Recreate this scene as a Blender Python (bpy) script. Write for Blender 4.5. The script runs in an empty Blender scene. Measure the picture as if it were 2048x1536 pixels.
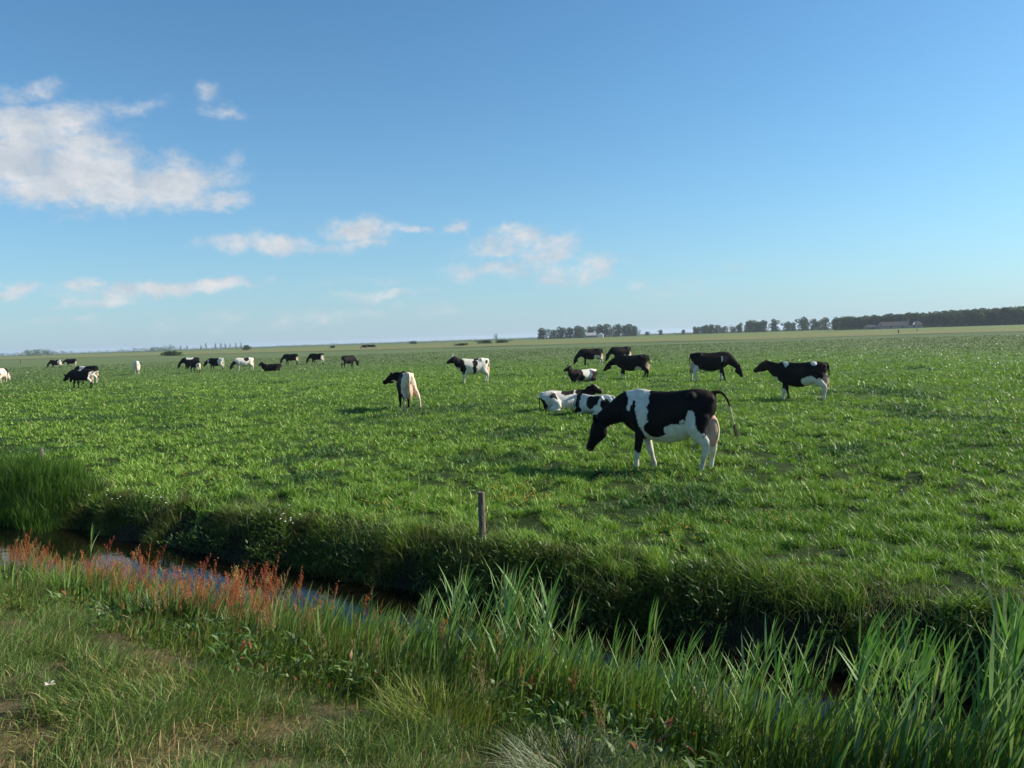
import bpy, bmesh, math, random
import numpy as np
from mathutils import Vector, Matrix
R = math.radians
SC = bpy.context.scene
COL = SC.collection
rng = np.random.default_rng(7)
random.seed(7)

# ------------------------------------------------------------------ camera
CAMZ = 2.45
F = 1577.0
PITCH = math.atan(92.0 / F)
ROLL = math.atan(0.0335)
fw = Vector((0, math.cos(PITCH), -math.sin(PITCH)))
r0 = Vector((1, 0, 0)); u0 = r0.cross(fw)
cr = (r0 * math.cos(ROLL) - u0 * math.sin(ROLL)).normalized()
cu = (u0 * math.cos(ROLL) + r0 * math.sin(ROLL)).normalized()
cam_d = bpy.data.cameras.new('camera'); cam = bpy.data.objects.new('camera', cam_d); COL.objects.link(cam)
cam.matrix_world = Matrix(((cr.x, cu.x, -fw.x, 0), (cr.y, cu.y, -fw.y, 0), (cr.z, cu.z, -fw.z, CAMZ), (0, 0, 0, 1)))
cam_d.sensor_width = 36; cam_d.lens = 36 * F / 2048
cam_d.clip_end = 20000; cam_d.clip_start = 0.05
SC.camera = cam

def ray(px, py):
    return (fw * F + cr * (px - 1024) + cu * (768 - py)).normalized()
def gp(px, py, z=0.0):            # a pixel of the photograph -> the point of the plane z under it
    d = ray(px, py); t = (z - CAMZ) / d.z
    return Vector((d.x * t, d.y * t, z))
def far_at(px, dist, z=0.0):      # a bearing and a distance -> a ground point
    d = ray(px, 710.5 - .0335 * px)
    return Vector((d.x / d.y * dist, dist, z))

# ------------------------------------------------------------------ light
SUN_EL, SUN_AZ = R(30), R(80)
sd = Vector((math.sin(SUN_AZ) * math.cos(SUN_EL), math.cos(SUN_AZ) * math.cos(SUN_EL), math.sin(SUN_EL)))
sl = bpy.data.lights.new('sun', 'SUN'); sl.energy = 5.0; sl.angle = R(0.53); sl.color = (1.0, 0.93, 0.80)
so = bpy.data.objects.new('sun', sl); COL.objects.link(so)
so.rotation_euler = (-sd).to_track_quat('-Z', 'Y').to_euler()
SC.view_settings.view_transform = 'Standard'; SC.view_settings.look = 'None'
SC.view_settings.exposure = 0.68; SC.view_settings.gamma = 1.0; SC.view_settings.use_curve_mapping = False
SC.render.engine = 'CYCLES'
SC.cycles.max_bounces = 6; SC.cycles.transmission_bounces = 4; SC.cycles.transparent_max_bounces = 8
SC.cycles.volume_bounces = 0
SC.cycles.use_denoising = True

W = bpy.data.worlds.new('World'); SC.world = W; W.use_nodes = True
nt = W.node_tree; N = nt.nodes; L = nt.links; N.clear()
def nd(t, **k):
    n = N.new(t)
    for a, b in k.items(): setattr(n, a, b)
    return n
def math_n(op, a, b=None, c=None, clamp=False):
    n = N.new('ShaderNodeMath'); n.operation = op; n.use_clamp = clamp
    for i, v in enumerate((a, b, c)):
        if v is None: continue
        if isinstance(v, (int, float)): n.inputs[i].default_value = v
        else: L.new(v, n.inputs[i])
    return n.outputs[0]
out = nd('ShaderNodeOutputWorld'); bg = nd('ShaderNodeBackground'); L.new(bg.outputs[0], out.inputs[0])
sky = nd('ShaderNodeTexSky'); sky.sky_type = 'NISHITA'; sky.sun_disc = False
sky.sun_elevation = SUN_EL; sky.sun_rotation = SUN_AZ; sky.altitude = 0; sky.air_density = 1.0; sky.dust_density = 0.5; sky.ozone_density = 7
geo = nd('ShaderNodeTexCoord')
sep = nd('ShaderNodeSeparateXYZ'); L.new(geo.outputs['Generated'], sep.inputs[0])
az = math_n('ARCTAN2', sep.outputs[0], sep.outputs[1]); el = math_n('ARCSINE', sep.outputs[2])
ae = nd('ShaderNodeCombineXYZ'); L.new(az, ae.inputs[0]); L.new(el, ae.inputs[1])
# clouds: soft ellipses in bearing and elevation, broken up by noise
CLOUDS = [  # px, py, half width, half height, tilt, density
    (40, 252, 170, 52, -8, 1.0), (10, 322, 190, 78, 0, 1.25), (150, 345, 200, 72, -8, 1.2), (300, 375, 190, 55, -6, 1.1), (345, 330, 62, 34, 0, .75), (430, 402, 80, 30, 0, .95), (215, 300, 95, 40, -20, .6),
    (65, 180, 75, 26, -14, .62), (265, 214, 95, 20, -14, .52), (412, 188, 38, 26, 0, .62), (452, 224, 66, 20, 0, .62), (468, 322, 44, 30, 0, .46),
    (722, 458, 95, 36, 0, .92), (520, 486, 165, 28, 3, .80), (725, 487, 95, 22, 0, .75), (825, 460, 60, 13, 0, .7),
    (920, 450, 34, 20, 0, .8), (1015, 482, 140, 34, -8, .78), (1105, 495, 90, 44, -10, .85), (1010, 537, 190, 34, 0, .66), (1165, 540, 130, 38, -8, .78), (1310, 570, 130, 18, -3, .5),
    (350, 578, 250, 22, -2, .85), (165, 572, 55, 20, 0, .75), (20, 580, 70, 20, 0, .65), (180, 604, 130, 14, 0, .6), (760, 590, 170, 18, 0, .62), (590, 636, 600, 26, 0, .42), (140, 434, 40, 14, 0, .4),
    (1480, 525, 80, 9, 0, .35), (95, 640, 220, 14, 0, .4), (700, 560, 200, 14, 0, .4), (1350, 590, 200, 14, 0, .42),
]
def noise(scale, detail, rough, vec, sx=1.0, sy=1.0, dist=0.0):
    m = nd('ShaderNodeMapping'); m.inputs['Scale'].default_value = (sx, sy, 1); L.new(vec, m.inputs[0])
    n = nd('ShaderNodeTexNoise'); n.inputs['Scale'].default_value = scale; n.inputs['Detail'].default_value = detail
    n.inputs['Roughness'].default_value = rough; n.inputs['Distortion'].default_value = dist
    L.new(m.outputs[0], n.inputs['Vector']); return n
warp = noise(20, 5, .6, ae.outputs[0], 1, 1.4)
wv = nd('ShaderNodeVectorMath', operation='SUBTRACT'); L.new(warp.outputs['Color'], wv.inputs[0]); wv.inputs[1].default_value = (.5, .5, .5)
ws = nd('ShaderNodeVectorMath', operation='MULTIPLY'); L.new(wv.outputs[0], ws.inputs[0]); ws.inputs[1].default_value = (.055, .040, 0)
wa = nd('ShaderNodeVectorMath', operation='ADD'); L.new(ae.outputs[0], wa.inputs[0]); L.new(ws.outputs[0], wa.inputs[1])
tot = None
for (px, py, hw, hh, tilt, dens) in CLOUDS:
    d = ray(px, py); a_, e_ = math.atan2(d.x, d.y), math.asin(d.z)
    m = nd('ShaderNodeMapping'); m.vector_type = 'TEXTURE'
    m.inputs['Location'].default_value = (a_, e_, 0)
    m.inputs['Rotation'].default_value = (0, 0, -R(tilt) + .03)
    m.inputs['Scale'].default_value = (hw * 1.06 / F, hh * 1.06 / F, 1)
    L.new(wa.outputs[0], m.inputs[0])
    ln = nd('ShaderNodeVectorMath', operation='LENGTH'); L.new(m.outputs[0], ln.inputs[0])
    v = math_n('MULTIPLY', math_n('SUBTRACT', 1.0, math_n('POWER', ln.outputs['Value'], 1.6), clamp=True), dens)
    tot = v if tot is None else math_n('MAXIMUM', tot, v)
fine = noise(30, 9, .62, ae.outputs[0], 1, 1.5, .1)
fine2 = noise(9, 4, .55, ae.outputs[0], 1, 1.5)
k = math_n('ADD', math_n('MULTIPLY', math_n('SUBTRACT', fine.outputs[0], .5), 1.9), math_n('MULTIPLY', math_n('SUBTRACT', fine2.outputs[0], .5), .9))
dn = math_n('ADD', tot, k)
mr = nd('ShaderNodeMapRange'); mr.interpolation_type = 'SMOOTHSTEP'; L.new(dn, mr.inputs[0])
mr.inputs[1].default_value = .06; mr.inputs[2].default_value = 1.12; mr.inputs[3].default_value = 0; mr.inputs[4].default_value = .95
al = math_n('MULTIPLY', mr.outputs[0], math_n('MINIMUM', math_n('MULTIPLY', tot, 1.7), 1.0))
# thickness texture of the cloud: lit tops to the right, greyer inside
rel = noise(15, 7, .58, wa.outputs[0], 1, 1.6)
sh = nd('ShaderNodeMapping'); sh.inputs['Location'].default_value = (-.010, -.014, 0); L.new(wa.outputs[0], sh.inputs[0])
rel2 = noise(15, 7, .58, sh.outputs[0], 1, 1.6)
df = math_n('ADD', math_n('MULTIPLY', math_n('SUBTRACT', rel.outputs[0], rel2.outputs[0]), 3.0), .5, clamp=True)
cm = nd('ShaderNodeMix', data_type='RGBA'); L.new(df, cm.inputs[0])
cm.inputs[6].default_value = (3.5, 3.95, 4.5, 1); cm.inputs[7].default_value = (5.3, 5.35, 5.45, 1)
tint = nd('ShaderNodeVectorMath', operation='MULTIPLY'); L.new(sky.outputs[0], tint.inputs[0]); tint.inputs[1].default_value = (.85, 1.12, 1.05)
hzm = nd('ShaderNodeMix', data_type='RGBA'); L.new(math_n('MULTIPLY', math_n('EXPONENT', math_n('MULTIPLY', math_n('MAXIMUM', el, 0.0), -8.5)), .72), hzm.inputs[0]); L.new(tint.outputs[0], hzm.inputs[6]); hzm.inputs[7].default_value = (3.1, 4.1, 5.1, 1)
mx = nd('ShaderNodeMix', data_type='RGBA'); L.new(al, mx.inputs[0]); L.new(hzm.outputs[2], mx.inputs[6]); L.new(cm.outputs[2], mx.inputs[7])
L.new(mx.outputs[2], bg.inputs[0]); bg.inputs[1].default_value = 0.092

# ------------------------------------------------------------------ helpers
def h_(ix, iy, iz, seed):
    n = (ix.astype(np.int64) * 374761393 + iy.astype(np.int64) * 668265263 + iz.astype(np.int64) * 1274126177 + seed * 974711) & 0x7fffffff
    n = ((n ^ (n >> 13)) * 1103515245) & 0x7fffffff
    n = ((n ^ (n >> 16)) * 69069) & 0x7fffffff
    return (n % 65536) / 65535.0
def vn(x, y, z=None, seed=0):
    x = np.asarray(x, float); y = np.asarray(y, float); z = np.zeros_like(x) if z is None else np.asarray(z, float)
    ix, iy, iz = np.floor(x), np.floor(y), np.floor(z)
    fx, fy, fz = x - ix, y - iy, z - iz
    fx = fx * fx * (3 - 2 * fx); fy = fy * fy * (3 - 2 * fy); fz = fz * fz * (3 - 2 * fz)
    def c(a, b, d): return h_(ix + a, iy + b, iz + d, seed)
    def pl(d):
        return (c(0, 0, d) * (1 - fx) + c(1, 0, d) * fx) * (1 - fy) + (c(0, 1, d) * (1 - fx) + c(1, 1, d) * fx) * fy
    return pl(0) * (1 - fz) + (pl(1) * fz if np.any(fz) else 0)
def fbm(x, y, z=None, seed=0, o=3):
    t = 0; a = .5; s = 0
    for i in range(o):
        t = t + a * vn(np.asarray(x) * 2 ** i + i * 17.3, np.asarray(y) * 2 ** i + i * 5.1, None if z is None else np.asarray(z) * 2 ** i, seed + i)
        s += a; a *= .5
    return t / s
def sstep(a, b, x):
    t = np.clip((x - a) / (b - a), 0, 1); return t * t * (3 - 2 * t)

def mesh_obj(name, verts, faces, mat, parent=None, col=None, smooth=False):
    me = bpy.data.meshes.new(name); me.from_pydata([tuple(v) for v in verts], [], faces); me.update()
    if col is not None: set_col(me, col)
    if smooth: me.polygons.foreach_set('use_smooth', [True] * len(me.polygons))
    me.materials.append(mat)
    o = bpy.data.objects.new(name, me); COL.objects.link(o)
    if parent: o.parent = parent
    return o
def set_col(me, col):
    a = me.attributes.new('col', 'FLOAT_COLOR', 'POINT')
    c = np.ones((len(me.vertices), 4), np.float32); c[:, :3] = col
    a.data.foreach_set('color', c.ravel())
def big_mesh(name, V, sizes, idx, col, mat, smooth=False):
    me = bpy.data.meshes.new(name)
    me.vertices.add(len(V)); me.vertices.foreach_set('co', np.asarray(V, np.float32).ravel())
    me.loops.add(len(idx)); me.loops.foreach_set('vertex_index', np.asarray(idx, np.int32))
    me.polygons.add(len(sizes)); st = np.zeros(len(sizes), np.int32); st[1:] = np.cumsum(sizes)[:-1]
    me.polygons.foreach_set('loop_start', st)
    me.update(calc_edges=True)
    if smooth: me.polygons.foreach_set('use_smooth', np.ones(len(sizes), bool))
    if col is not None: set_col(me, col)
    me.materials.append(mat)
    return me
def link(name, me, parent=None):
    o = bpy.data.objects.new(name, me); COL.objects.link(o)
    if parent: o.parent = parent
    return o
def tag(o, label=None, cat=None, group=None, kind=None):
    if label: o['label'] = label
    if cat: o['category'] = cat
    if group: o['group'] = group
    if kind: o['kind'] = kind
    return o
def empty(name, loc, rz=0):
    o = bpy.data.objects.new(name, None); COL.objects.link(o); o.location = loc; o.rotation_euler = (0, 0, rz); o.empty_display_size = .2
    return o

def blade_arrays(P, H, Wd, D, lean, C, prof, droop=0.0, face=None):
    """many blades: prof = [(t, width factor), ...], the last one is the tip"""
    n = len(P); K = len(prof)
    H = np.broadcast_to(H, n); Wd = np.broadcast_to(Wd, n); lean = np.broadcast_to(lean, n); droop = np.broadcast_to(droop, n)
    ang = rng.uniform(0, math.pi, n) if face is None else face
    wx, wy = np.cos(ang), np.sin(ang)
    dx, dy = np.cos(D), np.sin(D)
    V = np.zeros((n, 2 * (K - 1) + 1, 3), np.float32)
    up = np.sqrt(np.clip(1 - lean ** 2, .04, 1))
    for i, (t, wf) in enumerate(prof):
        hx = H * lean * t ** 1.7
        hz = H * (up * t - droop * t ** 2.4)
        cx, cy, cz = P[:, 0] + dx * hx, P[:, 1] + dy * hx, P[:, 2] + hz
        if i < K - 1:
            a = Wd * wf * .5
            V[:, 2 * i] = np.stack([cx - wx * a, cy - wy * a, cz], 1)
            V[:, 2 * i + 1] = np.stack([cx + wx * a, cy + wy * a, cz], 1)
        else:
            V[:, 2 * i] = np.stack([cx, cy, cz], 1)
    nv = 2 * (K - 1) + 1
    loc = []; sizes = []
    for i in range(K - 2):
        loc += [2 * i, 2 * i + 1, 2 * i + 3, 2 * i + 2]; sizes.append(4)
    loc += [2 * (K - 2), 2 * (K - 2) + 1, 2 * (K - 1)]; sizes.append(3)
    idx = (np.arange(n)[:, None] * nv + np.array(loc)[None]).ravel()
    return V.reshape(-1, 3), np.tile(sizes, n), idx, np.repeat(C, nv, 0)
def merge(parts):
    Vs, S, I, Cs = [], [], [], []; off = 0
    for v, s, i, c in parts:
        Vs.append(v); S.append(s); I.append(i + off); Cs.append(c); off += len(v)
    return np.concatenate(Vs), np.concatenate(S), np.concatenate(I), np.concatenate(Cs)
def mixc(a, b, t):
    t = np.asarray(t)[:, None]; return np.asarray(a)[None] * (1 - t) + np.asarray(b)[None] * t

# ------------------------------------------------------------------ materials
def material(name):
    m = bpy.data.materials.new(name); m.use_nodes = True
    b = m.node_tree.nodes['Principled BSDF']; return m, m.node_tree, b
def leaf_mat(name, trans=.35, rough=.45, spec=.35):
    m, t, b = material(name); n = t.nodes
    a = n.new('ShaderNodeAttribute'); a.attribute_name = 'col'
    oi = n.new('ShaderNodeObjectInfo')
    hs = n.new('ShaderNodeHueSaturation'); t.links.new(a.outputs['Color'], hs.inputs['Color'])
    mr_ = n.new('ShaderNodeMapRange'); t.links.new(oi.outputs['Random'], mr_.inputs[0]); mr_.inputs[3].default_value = .9; mr_.inputs[4].default_value = 1.12
    t.links.new(mr_.outputs[0], hs.inputs['Value'])
    t.links.new(hs.outputs[0], b.inputs['Base Color']); b.inputs['Roughness'].default_value = rough
    b.inputs['Specular IOR Level'].default_value = spec
    tr = n.new('ShaderNodeBsdfTranslucent')
    mul = n.new('ShaderNodeMix'); mul.data_type = 'RGBA'; mul.blend_type = 'MULTIPLY'; mul.inputs[0].default_value = 1
    t.links.new(hs.outputs[0], mul.inputs[6]); mul.inputs[7].default_value = (1.15, 1.2, .55, 1)
    t.links.new(mul.outputs[2], tr.inputs[0])
    ms = n.new('ShaderNodeMixShader'); ms.inputs[0].default_value = trans
    t.links.new(b.outputs[0], ms.inputs[1]); t.links.new(tr.outputs[0], ms.inputs[2])
    t.links.new(ms.outputs[0], n['Material Output'].inputs[0])
    return m
M_grass = leaf_mat('grass_blade', .26, .5, .3)
M_reed = leaf_mat('reed_leaf', .32, .62, .22)
M_crown = leaf_mat('tree_foliage', .2, .6, .2)
def simple(name, c, rough=.7, nscale=None, c2=None, bump=0, spec=.5, stretch=(1, 1, 1)):
    m, t, b = material(name); n = t.nodes
    b.inputs['Roughness'].default_value = rough; b.inputs['Base Color'].default_value = (*c, 1); b.inputs['Specular IOR Level'].default_value = spec
    if nscale:
        tc = n.new('ShaderNodeTexCoord'); mp = n.new('ShaderNodeMapping'); mp.inputs['Scale'].default_value = stretch
        t.links.new(tc.outputs['Object'], mp.inputs[0])
        no = n.new('ShaderNodeTexNoise'); no.inputs['Scale'].default_value = nscale; no.inputs['Detail'].default_value = 6; t.links.new(mp.outputs[0], no.inputs['Vector'])
        r = n.new('ShaderNodeValToRGB'); r.color_ramp.elements[0].position = .35; r.color_ramp.elements[1].position = .65
        r.color_ramp.elements[0].color = (*c, 1); r.color_ramp.elements[1].color = (*(c2 or c), 1)
        t.links.new(no.outputs[0], r.inputs[0]); t.links.new(r.outputs[0], b.inputs['Base Color'])
        if bump:
            bp = n.new('ShaderNodeBump'); bp.inputs['Strength'].default_value = bump; bp.inputs['Distance'].default_value = .02
            t.links.new(no.outputs[0], bp.inputs['Height']); t.links.new(bp.outputs[0], b.inputs['Normal'])
    return m
M_wood = simple('weathered_post_wood', (.10, .075, .055), .85, 9, (.19, .155, .12), .6, .2, (6, 6, 1))
M_bark = simple('bark', (.05, .04, .03), .9, 4, (.09, .075, .06))
M_stem = simple('dry_stem', (.30, .24, .12), .7)
M_horn = simple('horn', (.55, .48, .36), .4, 20, (.65, .6, .5))
M_hoof = simple('hoof', (.05, .045, .035), .6, 20, (.12, .10, .07))
M_eye = simple('eye', (.006, .005, .005), .12)
M_brick = simple('farm_wall', (.16, .11, .08), .9, 3, (.22, .16, .12), 0, .05)
M_white = simple('white_wall', (.62, .62, .58), .8, 1, (.7, .7, .66))
M_roofg = simple('grey_roof', (.05, .05, .052), .9, 1, (.075, .07, .07), 0, .05)
M_pale = simple('weathered_grey_sheet', (.24, .24, .235), .9, 1, (.32, .31, .30), 0, .05)
M_roofd = simple('dark_roof', (.09, .08, .085), .8, 1, (.13, .11, .11))
M_glass = simple('window_glass', (.03, .035, .04), .1)
# cow coat
M_coat, t, b = material('cow_coat'); n = t.nodes
a = n.new('ShaderNodeAttribute'); a.attribute_name = 'col'
tc = n.new('ShaderNodeTexCoord'); no = n.new('ShaderNodeTexNoise'); no.inputs['Scale'].default_value = 9; no.inputs['Detail'].default_value = 6
t.links.new(tc.outputs['Object'], no.inputs['Vector'])
mrr = n.new('ShaderNodeMapRange'); mrr.inputs[1].default_value = .3; mrr.inputs[2].default_value = .7; mrr.inputs[3].default_value = .8; mrr.inputs[4].default_value = 1.1; t.links.new(no.outputs[0], mrr.inputs[0])
hs = n.new('ShaderNodeHueSaturation'); t.links.new(a.outputs['Color'], hs.inputs['Color']); t.links.new(mrr.outputs[0], hs.inputs['Value'])
t.links.new(hs.outputs[0], b.inputs['Base Color']); b.inputs['Roughness'].default_value = .75; b.inputs['Specular IOR Level'].default_value = .12
bp = n.new('ShaderNodeBump'); bp.inputs['Strength'].default_value = .25; bp.inputs['Distance'].default_value = .02
no2 = n.new('ShaderNodeTexNoise'); no2.inputs['Scale'].default_value = 5; no2.inputs['Detail'].default_value = 8; t.links.new(tc.outputs['Object'], no2.inputs['Vector'])
t.links.new(no2.outputs[0], bp.inputs['Height']); t.links.new(bp.outputs[0], b.inputs['Normal'])

# ------------------------------------------------------------------ the lie of the land
PX, PY = -.55, 9.35
UX, UY, SX, SY = .85, -.527, -.527, -.85       # u runs along the ditch, s across it towards the road
def us(x, y):
    dx, dy = x - PX, y - PY
    return dx * UX + dy * UY, dx * SX + dy * SY
def xy(u, s):
    return PX + u * UX + s * SX, PY + u * UY + s * SY
WATER_Z = -.5
PROF_L = [0, 0, -.02, -.07, -.24, -.45, -.66, -.85, -.74, -.60, -.42, -.13, .28, .46, .60, .74, .76, .3, .1]
PROF_S = [-6000, -1.2, -.35, -.05, .18, .45, .75, 1.6, 2.0, 2.3, 2.8, 3.5, 4.4, 5.2, 6.2, 8, 14, 40, 6000]
PROF_Z = [0, 0, -.02, -.07, -.24, -.45, -.66, -.85, -.62, -.42, -.12, .10, .34, .50, .62, .74, .76, .3, .1]
def hgt(x, y):
    u, s = us(x, y)
    sw = s + .22 * (fbm(u * .8, s * 0 + 3, seed=5) - .5) * 2 + .07 * (vn(u * 3.1, s * 0, seed=9) - .5)
    near = np.exp(-(np.abs(s) / 900) ** 2)
    wl = sstep(1.5, -2.0, u) * sstep(-8.2, -6.0, u) * .6; z = np.interp(sw, PROF_S, PROF_Z) * (1 - wl) + np.interp(sw, PROF_S, PROF_L) * wl
    field = sstep(.2, -.8, s)
    d = np.hypot(x, y)
    fade = np.exp(-(d / 120.) ** 2)
    z = z + field * fade * (.13 * (fbm(x * 3.2, y * 3.2, seed=23, o=2) - .5) + .12 * (fbm(x * 1.1, y * 1.1, seed=21) - .5) + .10 * (fbm(x * .25, y * .25, seed=22) - .5))
    vg = sstep(2.6, 3.6, s)
    z = z + vg * fade * (.09 * (fbm(x * 2.2, y * 2.2, seed=31) - .5))
    bk = sstep(-.2, .2, s) * sstep(1.3, .8, s)
    z = z + bk * .14 * (fbm(u * 3, s * 4, seed=41) - .5)
    return z
def spaced(a, b, step, lo, hi, g=1.18):
    c = list(np.arange(a, b + 1e-6, step)); s = step; v = b
    while v < hi: s *= g; v += s; c.append(v)
    s = step; v = a; pre = []
    while v > lo: s *= g; v -= s; pre.append(v)
    return np.array(pre[::-1] + c)
us_ = spaced(-14, 12, .11, -3200, 3200)
ss_ = spaced(-14, 8.5, .11, -3200, 400)
UU, SS = np.meshgrid(us_, ss_); X, Y = xy(UU, SS); Z = hgt(X, Y)
V = np.stack([X.ravel(), Y.ravel(), Z.ravel()], 1); nu, ns = len(us_), len(ss_)
ii = (np.arange(ns - 1)[:, None] * nu + np.arange(nu - 1)[None]).ravel()
F4 = np.stack([ii, ii + nu, ii + nu + 1, ii + 1], 1).ravel()
# ground material
M_ground, t, b = material('pasture_and_banks'); n = t.nodes; lk = t.links
g = n.new('ShaderNodeNewGeometry')
dp = n.new('ShaderNodeVectorMath'); dp.operation = 'DOT_PRODUCT'; lk.new(g.outputs['Position'], dp.inputs[0]); dp.inputs[1].default_value = (SX, SY, 0)
sa = n.new('ShaderNodeMath'); sa.operation = 'ADD'; lk.new(dp.outputs['Value'], sa.inputs[0]); sa.inputs[1].default_value = -(PX * SX + PY * SY)
def gnoise(scale, detail, sc=(1, 1, 1), rough=.55):
    m = n.new('ShaderNodeMapping'); m.inputs['Scale'].default_value = sc; lk.new(g.outputs['Position'], m.inputs[0])
    q = n.new('ShaderNodeTexNoise'); q.inputs['Scale'].default_value = scale; q.inputs['Detail'].default_value = detail; q.inputs['Roughness'].default_value = rough; lk.new(m.outputs[0], q.inputs['Vector']); return q
def gmath(op, a, b=None, c=None):
    q = n.new('ShaderNodeMath'); q.operation = op
    for i, v in enumerate((a, b, c)):
        if v is None: continue
        if isinstance(v, (int, float)): q.inputs[i].default_value = v
        else: lk.new(v, q.inputs[i])
    return q.outputs[0]
wob = gnoise(.012, 4)
sfar = gmath('ADD', sa.outputs[0], gmath('MULTIPLY', gmath('SUBTRACT', wob.outputs[0], .5), 110))
# far bands: -s / 1000 on a ramp
rp = n.new('ShaderNodeValToRGB'); lk.new(gmath('MULTIPLY', sfar, -.001), rp.inputs[0])
rp.color_ramp.elements[0].position = 0; rp.color_ramp.elements[0].color = (.022, .036, .010, 1)
BANDS = [(.012, (.03, .05, .012)), (.045, (.085, .145, .028)), (.085, (.115, .155, .062)), (.17, (.118, .155, .066)), (.20, (.075, .11, .04)), (.215, (.16, .170, .068)), (.26, (.185, .175, .07)), (.36, (.14, .175, .055)), (.55, (.135, .165, .05)), (1.0, (.07, .10, .035))]
for p, c in BANDS[:-1]:
    e = rp.color_ramp.elements.new(p); e.color = (*c, 1)
rp.color_ramp.elements[-1].position = 1.0; rp.color_ramp.elements[-1].color = (*BANDS[-1][1], 1)
mot = gnoise(.9, 6, (1, 1, 1), .7); mot2 = gnoise(.05, 4, (1, 1, 1), .6)
vv = gmath('ADD', gmath('MULTIPLY', mot.outputs[0], .8), gmath('MULTIPLY', mot2.outputs[0], .5))
hv = n.new('ShaderNodeHueSaturation'); lk.new(rp.outputs[0], hv.inputs['Color']); lk.new(gmath('ADD', vv, .35), hv.inputs['Value'])
# ditch lines far off
def line_mask(s0, w):
    return gmath('LESS_THAN', gmath('ABSOLUTE', gmath('SUBTRACT', sfar, s0)), w)
lm = gmath('ADD', line_mask(-205, 2.2), line_mask(-620, 6))
ml = n.new('ShaderNodeMix'); ml.data_type = 'RGBA'; lk.new(lm, ml.inputs[0]); lk.new(hv.outputs[0], ml.inputs[6]); ml.inputs[7].default_value = (.03, .042, .018, 1)
# banks: dark wet soil;  verge: straw and soil
soil = n.new('ShaderNodeValToRGB'); sn = gnoise(7, 6); lk.new(sn.outputs[0], soil.inputs[0])
soil.color_ramp.elements[0].position = .35; soil.color_ramp.elements[0].color = (.018, .014, .009, 1); soil.color_ramp.elements[1].position = .7; soil.color_ramp.elements[1].color = (.035, .033, .014, 1)
ver = n.new('ShaderNodeValToRGB'); vn2 = gnoise(2.3, 7, rough=.65); lk.new(vn2.outputs[0], ver.inputs[0])
ver.color_ramp.elements[0].position = .35; ver.color_ramp.elements[0].color = (.030, .034, .013, 1); ver.color_ramp.elements[1].position = .72; ver.color_ramp.elements[1].color = (.16, .12, .06, 1)
def mrange(v, a0, b0):
    q = n.new('ShaderNodeMapRange'); q.interpolation_type = 'SMOOTHSTEP'; lk.new(v, q.inputs[0]); q.inputs[1].default_value = a0; q.inputs[2].default_value = b0; return q.outputs[0]
m1 = n.new('ShaderNodeMix'); m1.data_type = 'RGBA'; lk.new(mrange(sa.outputs[0], -.5, .05), m1.inputs[0]); lk.new(ml.outputs[2], m1.inputs[6]); lk.new(soil.outputs[0], m1.inputs[7])
m2 = n.new('ShaderNodeMix'); m2.data_type = 'RGBA'; lk.new(mrange(sa.outputs[0], 3.2, 4.6), m2.inputs[0]); lk.new(m1.outputs[2], m2.inputs[6]); lk.new(ver.outputs[0], m2.inputs[7])
lk.new(m2.outputs[2], b.inputs['Base Color']); b.inputs['Roughness'].default_value = .95; b.inputs['Specular IOR Level'].default_value = .1
bpn = n.new('ShaderNodeBump'); bpn.inputs['Strength'].default_value = .9; bpn.inputs['Distance'].default_value = .08
bn_ = gnoise(6, 6, (1, 1, 1), .7); lk.new(bn_.outputs[0], bpn.inputs['Height']); lk.new(bpn.outputs[0], b.inputs['Normal'])
gd = link('ground', big_mesh('ground', V, np.full(len(ii), 4), F4, None, M_ground, True)); tag(gd, kind='structure')

# water
M_water, t, b = material('ditch_water'); n = t.nodes
b.inputs['Base Color'].default_value = (.004, .003, .002, 1); b.inputs['Roughness'].default_value = .03; b.inputs['IOR'].default_value = 1.33
g = n.new('ShaderNodeNewGeometry'); no = n.new('ShaderNodeTexNoise'); no.inputs['Scale'].default_value = 5; no.inputs['Detail'].default_value = 3; t.links.new(g.outputs['Position'], no.inputs['Vector'])
bp = n.new('ShaderNodeBump'); bp.inputs['Strength'].default_value = .12; bp.inputs['Distance'].default_value = .02; t.links.new(no.outputs[0], bp.inputs['Height']); t.links.new(bp.outputs[0], b.inputs['Normal'])
wu = np.linspace(-120, 80, 60); wv_ = []
for u_ in wu:
    for s_ in (-.3, 1.2, 2.9): x_, y_ = xy(u_, s_); wv_.append((x_, y_, WATER_Z))
wf = [(3 * i + j, 3 * i + j + 1, 3 * i + j + 4, 3 * i + j + 3) for i in range(59) for j in range(2)]
tag(mesh_obj('water', wv_, wf, M_water), kind='structure')

# ------------------------------------------------------------------ grasses
def in_view(x, y, m=.76):
    return (np.abs(x) < m * np.abs(y) + 1.2) & (y > .5)
def scatter_polar(n, d0, d1, amax=.72):
    d = np.exp(rng.uniform(math.log(d0), math.log(d1), n)); a = rng.uniform(-amax, amax, n)
    return d * np.sin(a), d * np.cos(a), d
GA, GB, GY, GD = (.080, .180, .016), (.225, .365, .055), (.38, .40, .12), (.06, .14, .032)
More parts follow.
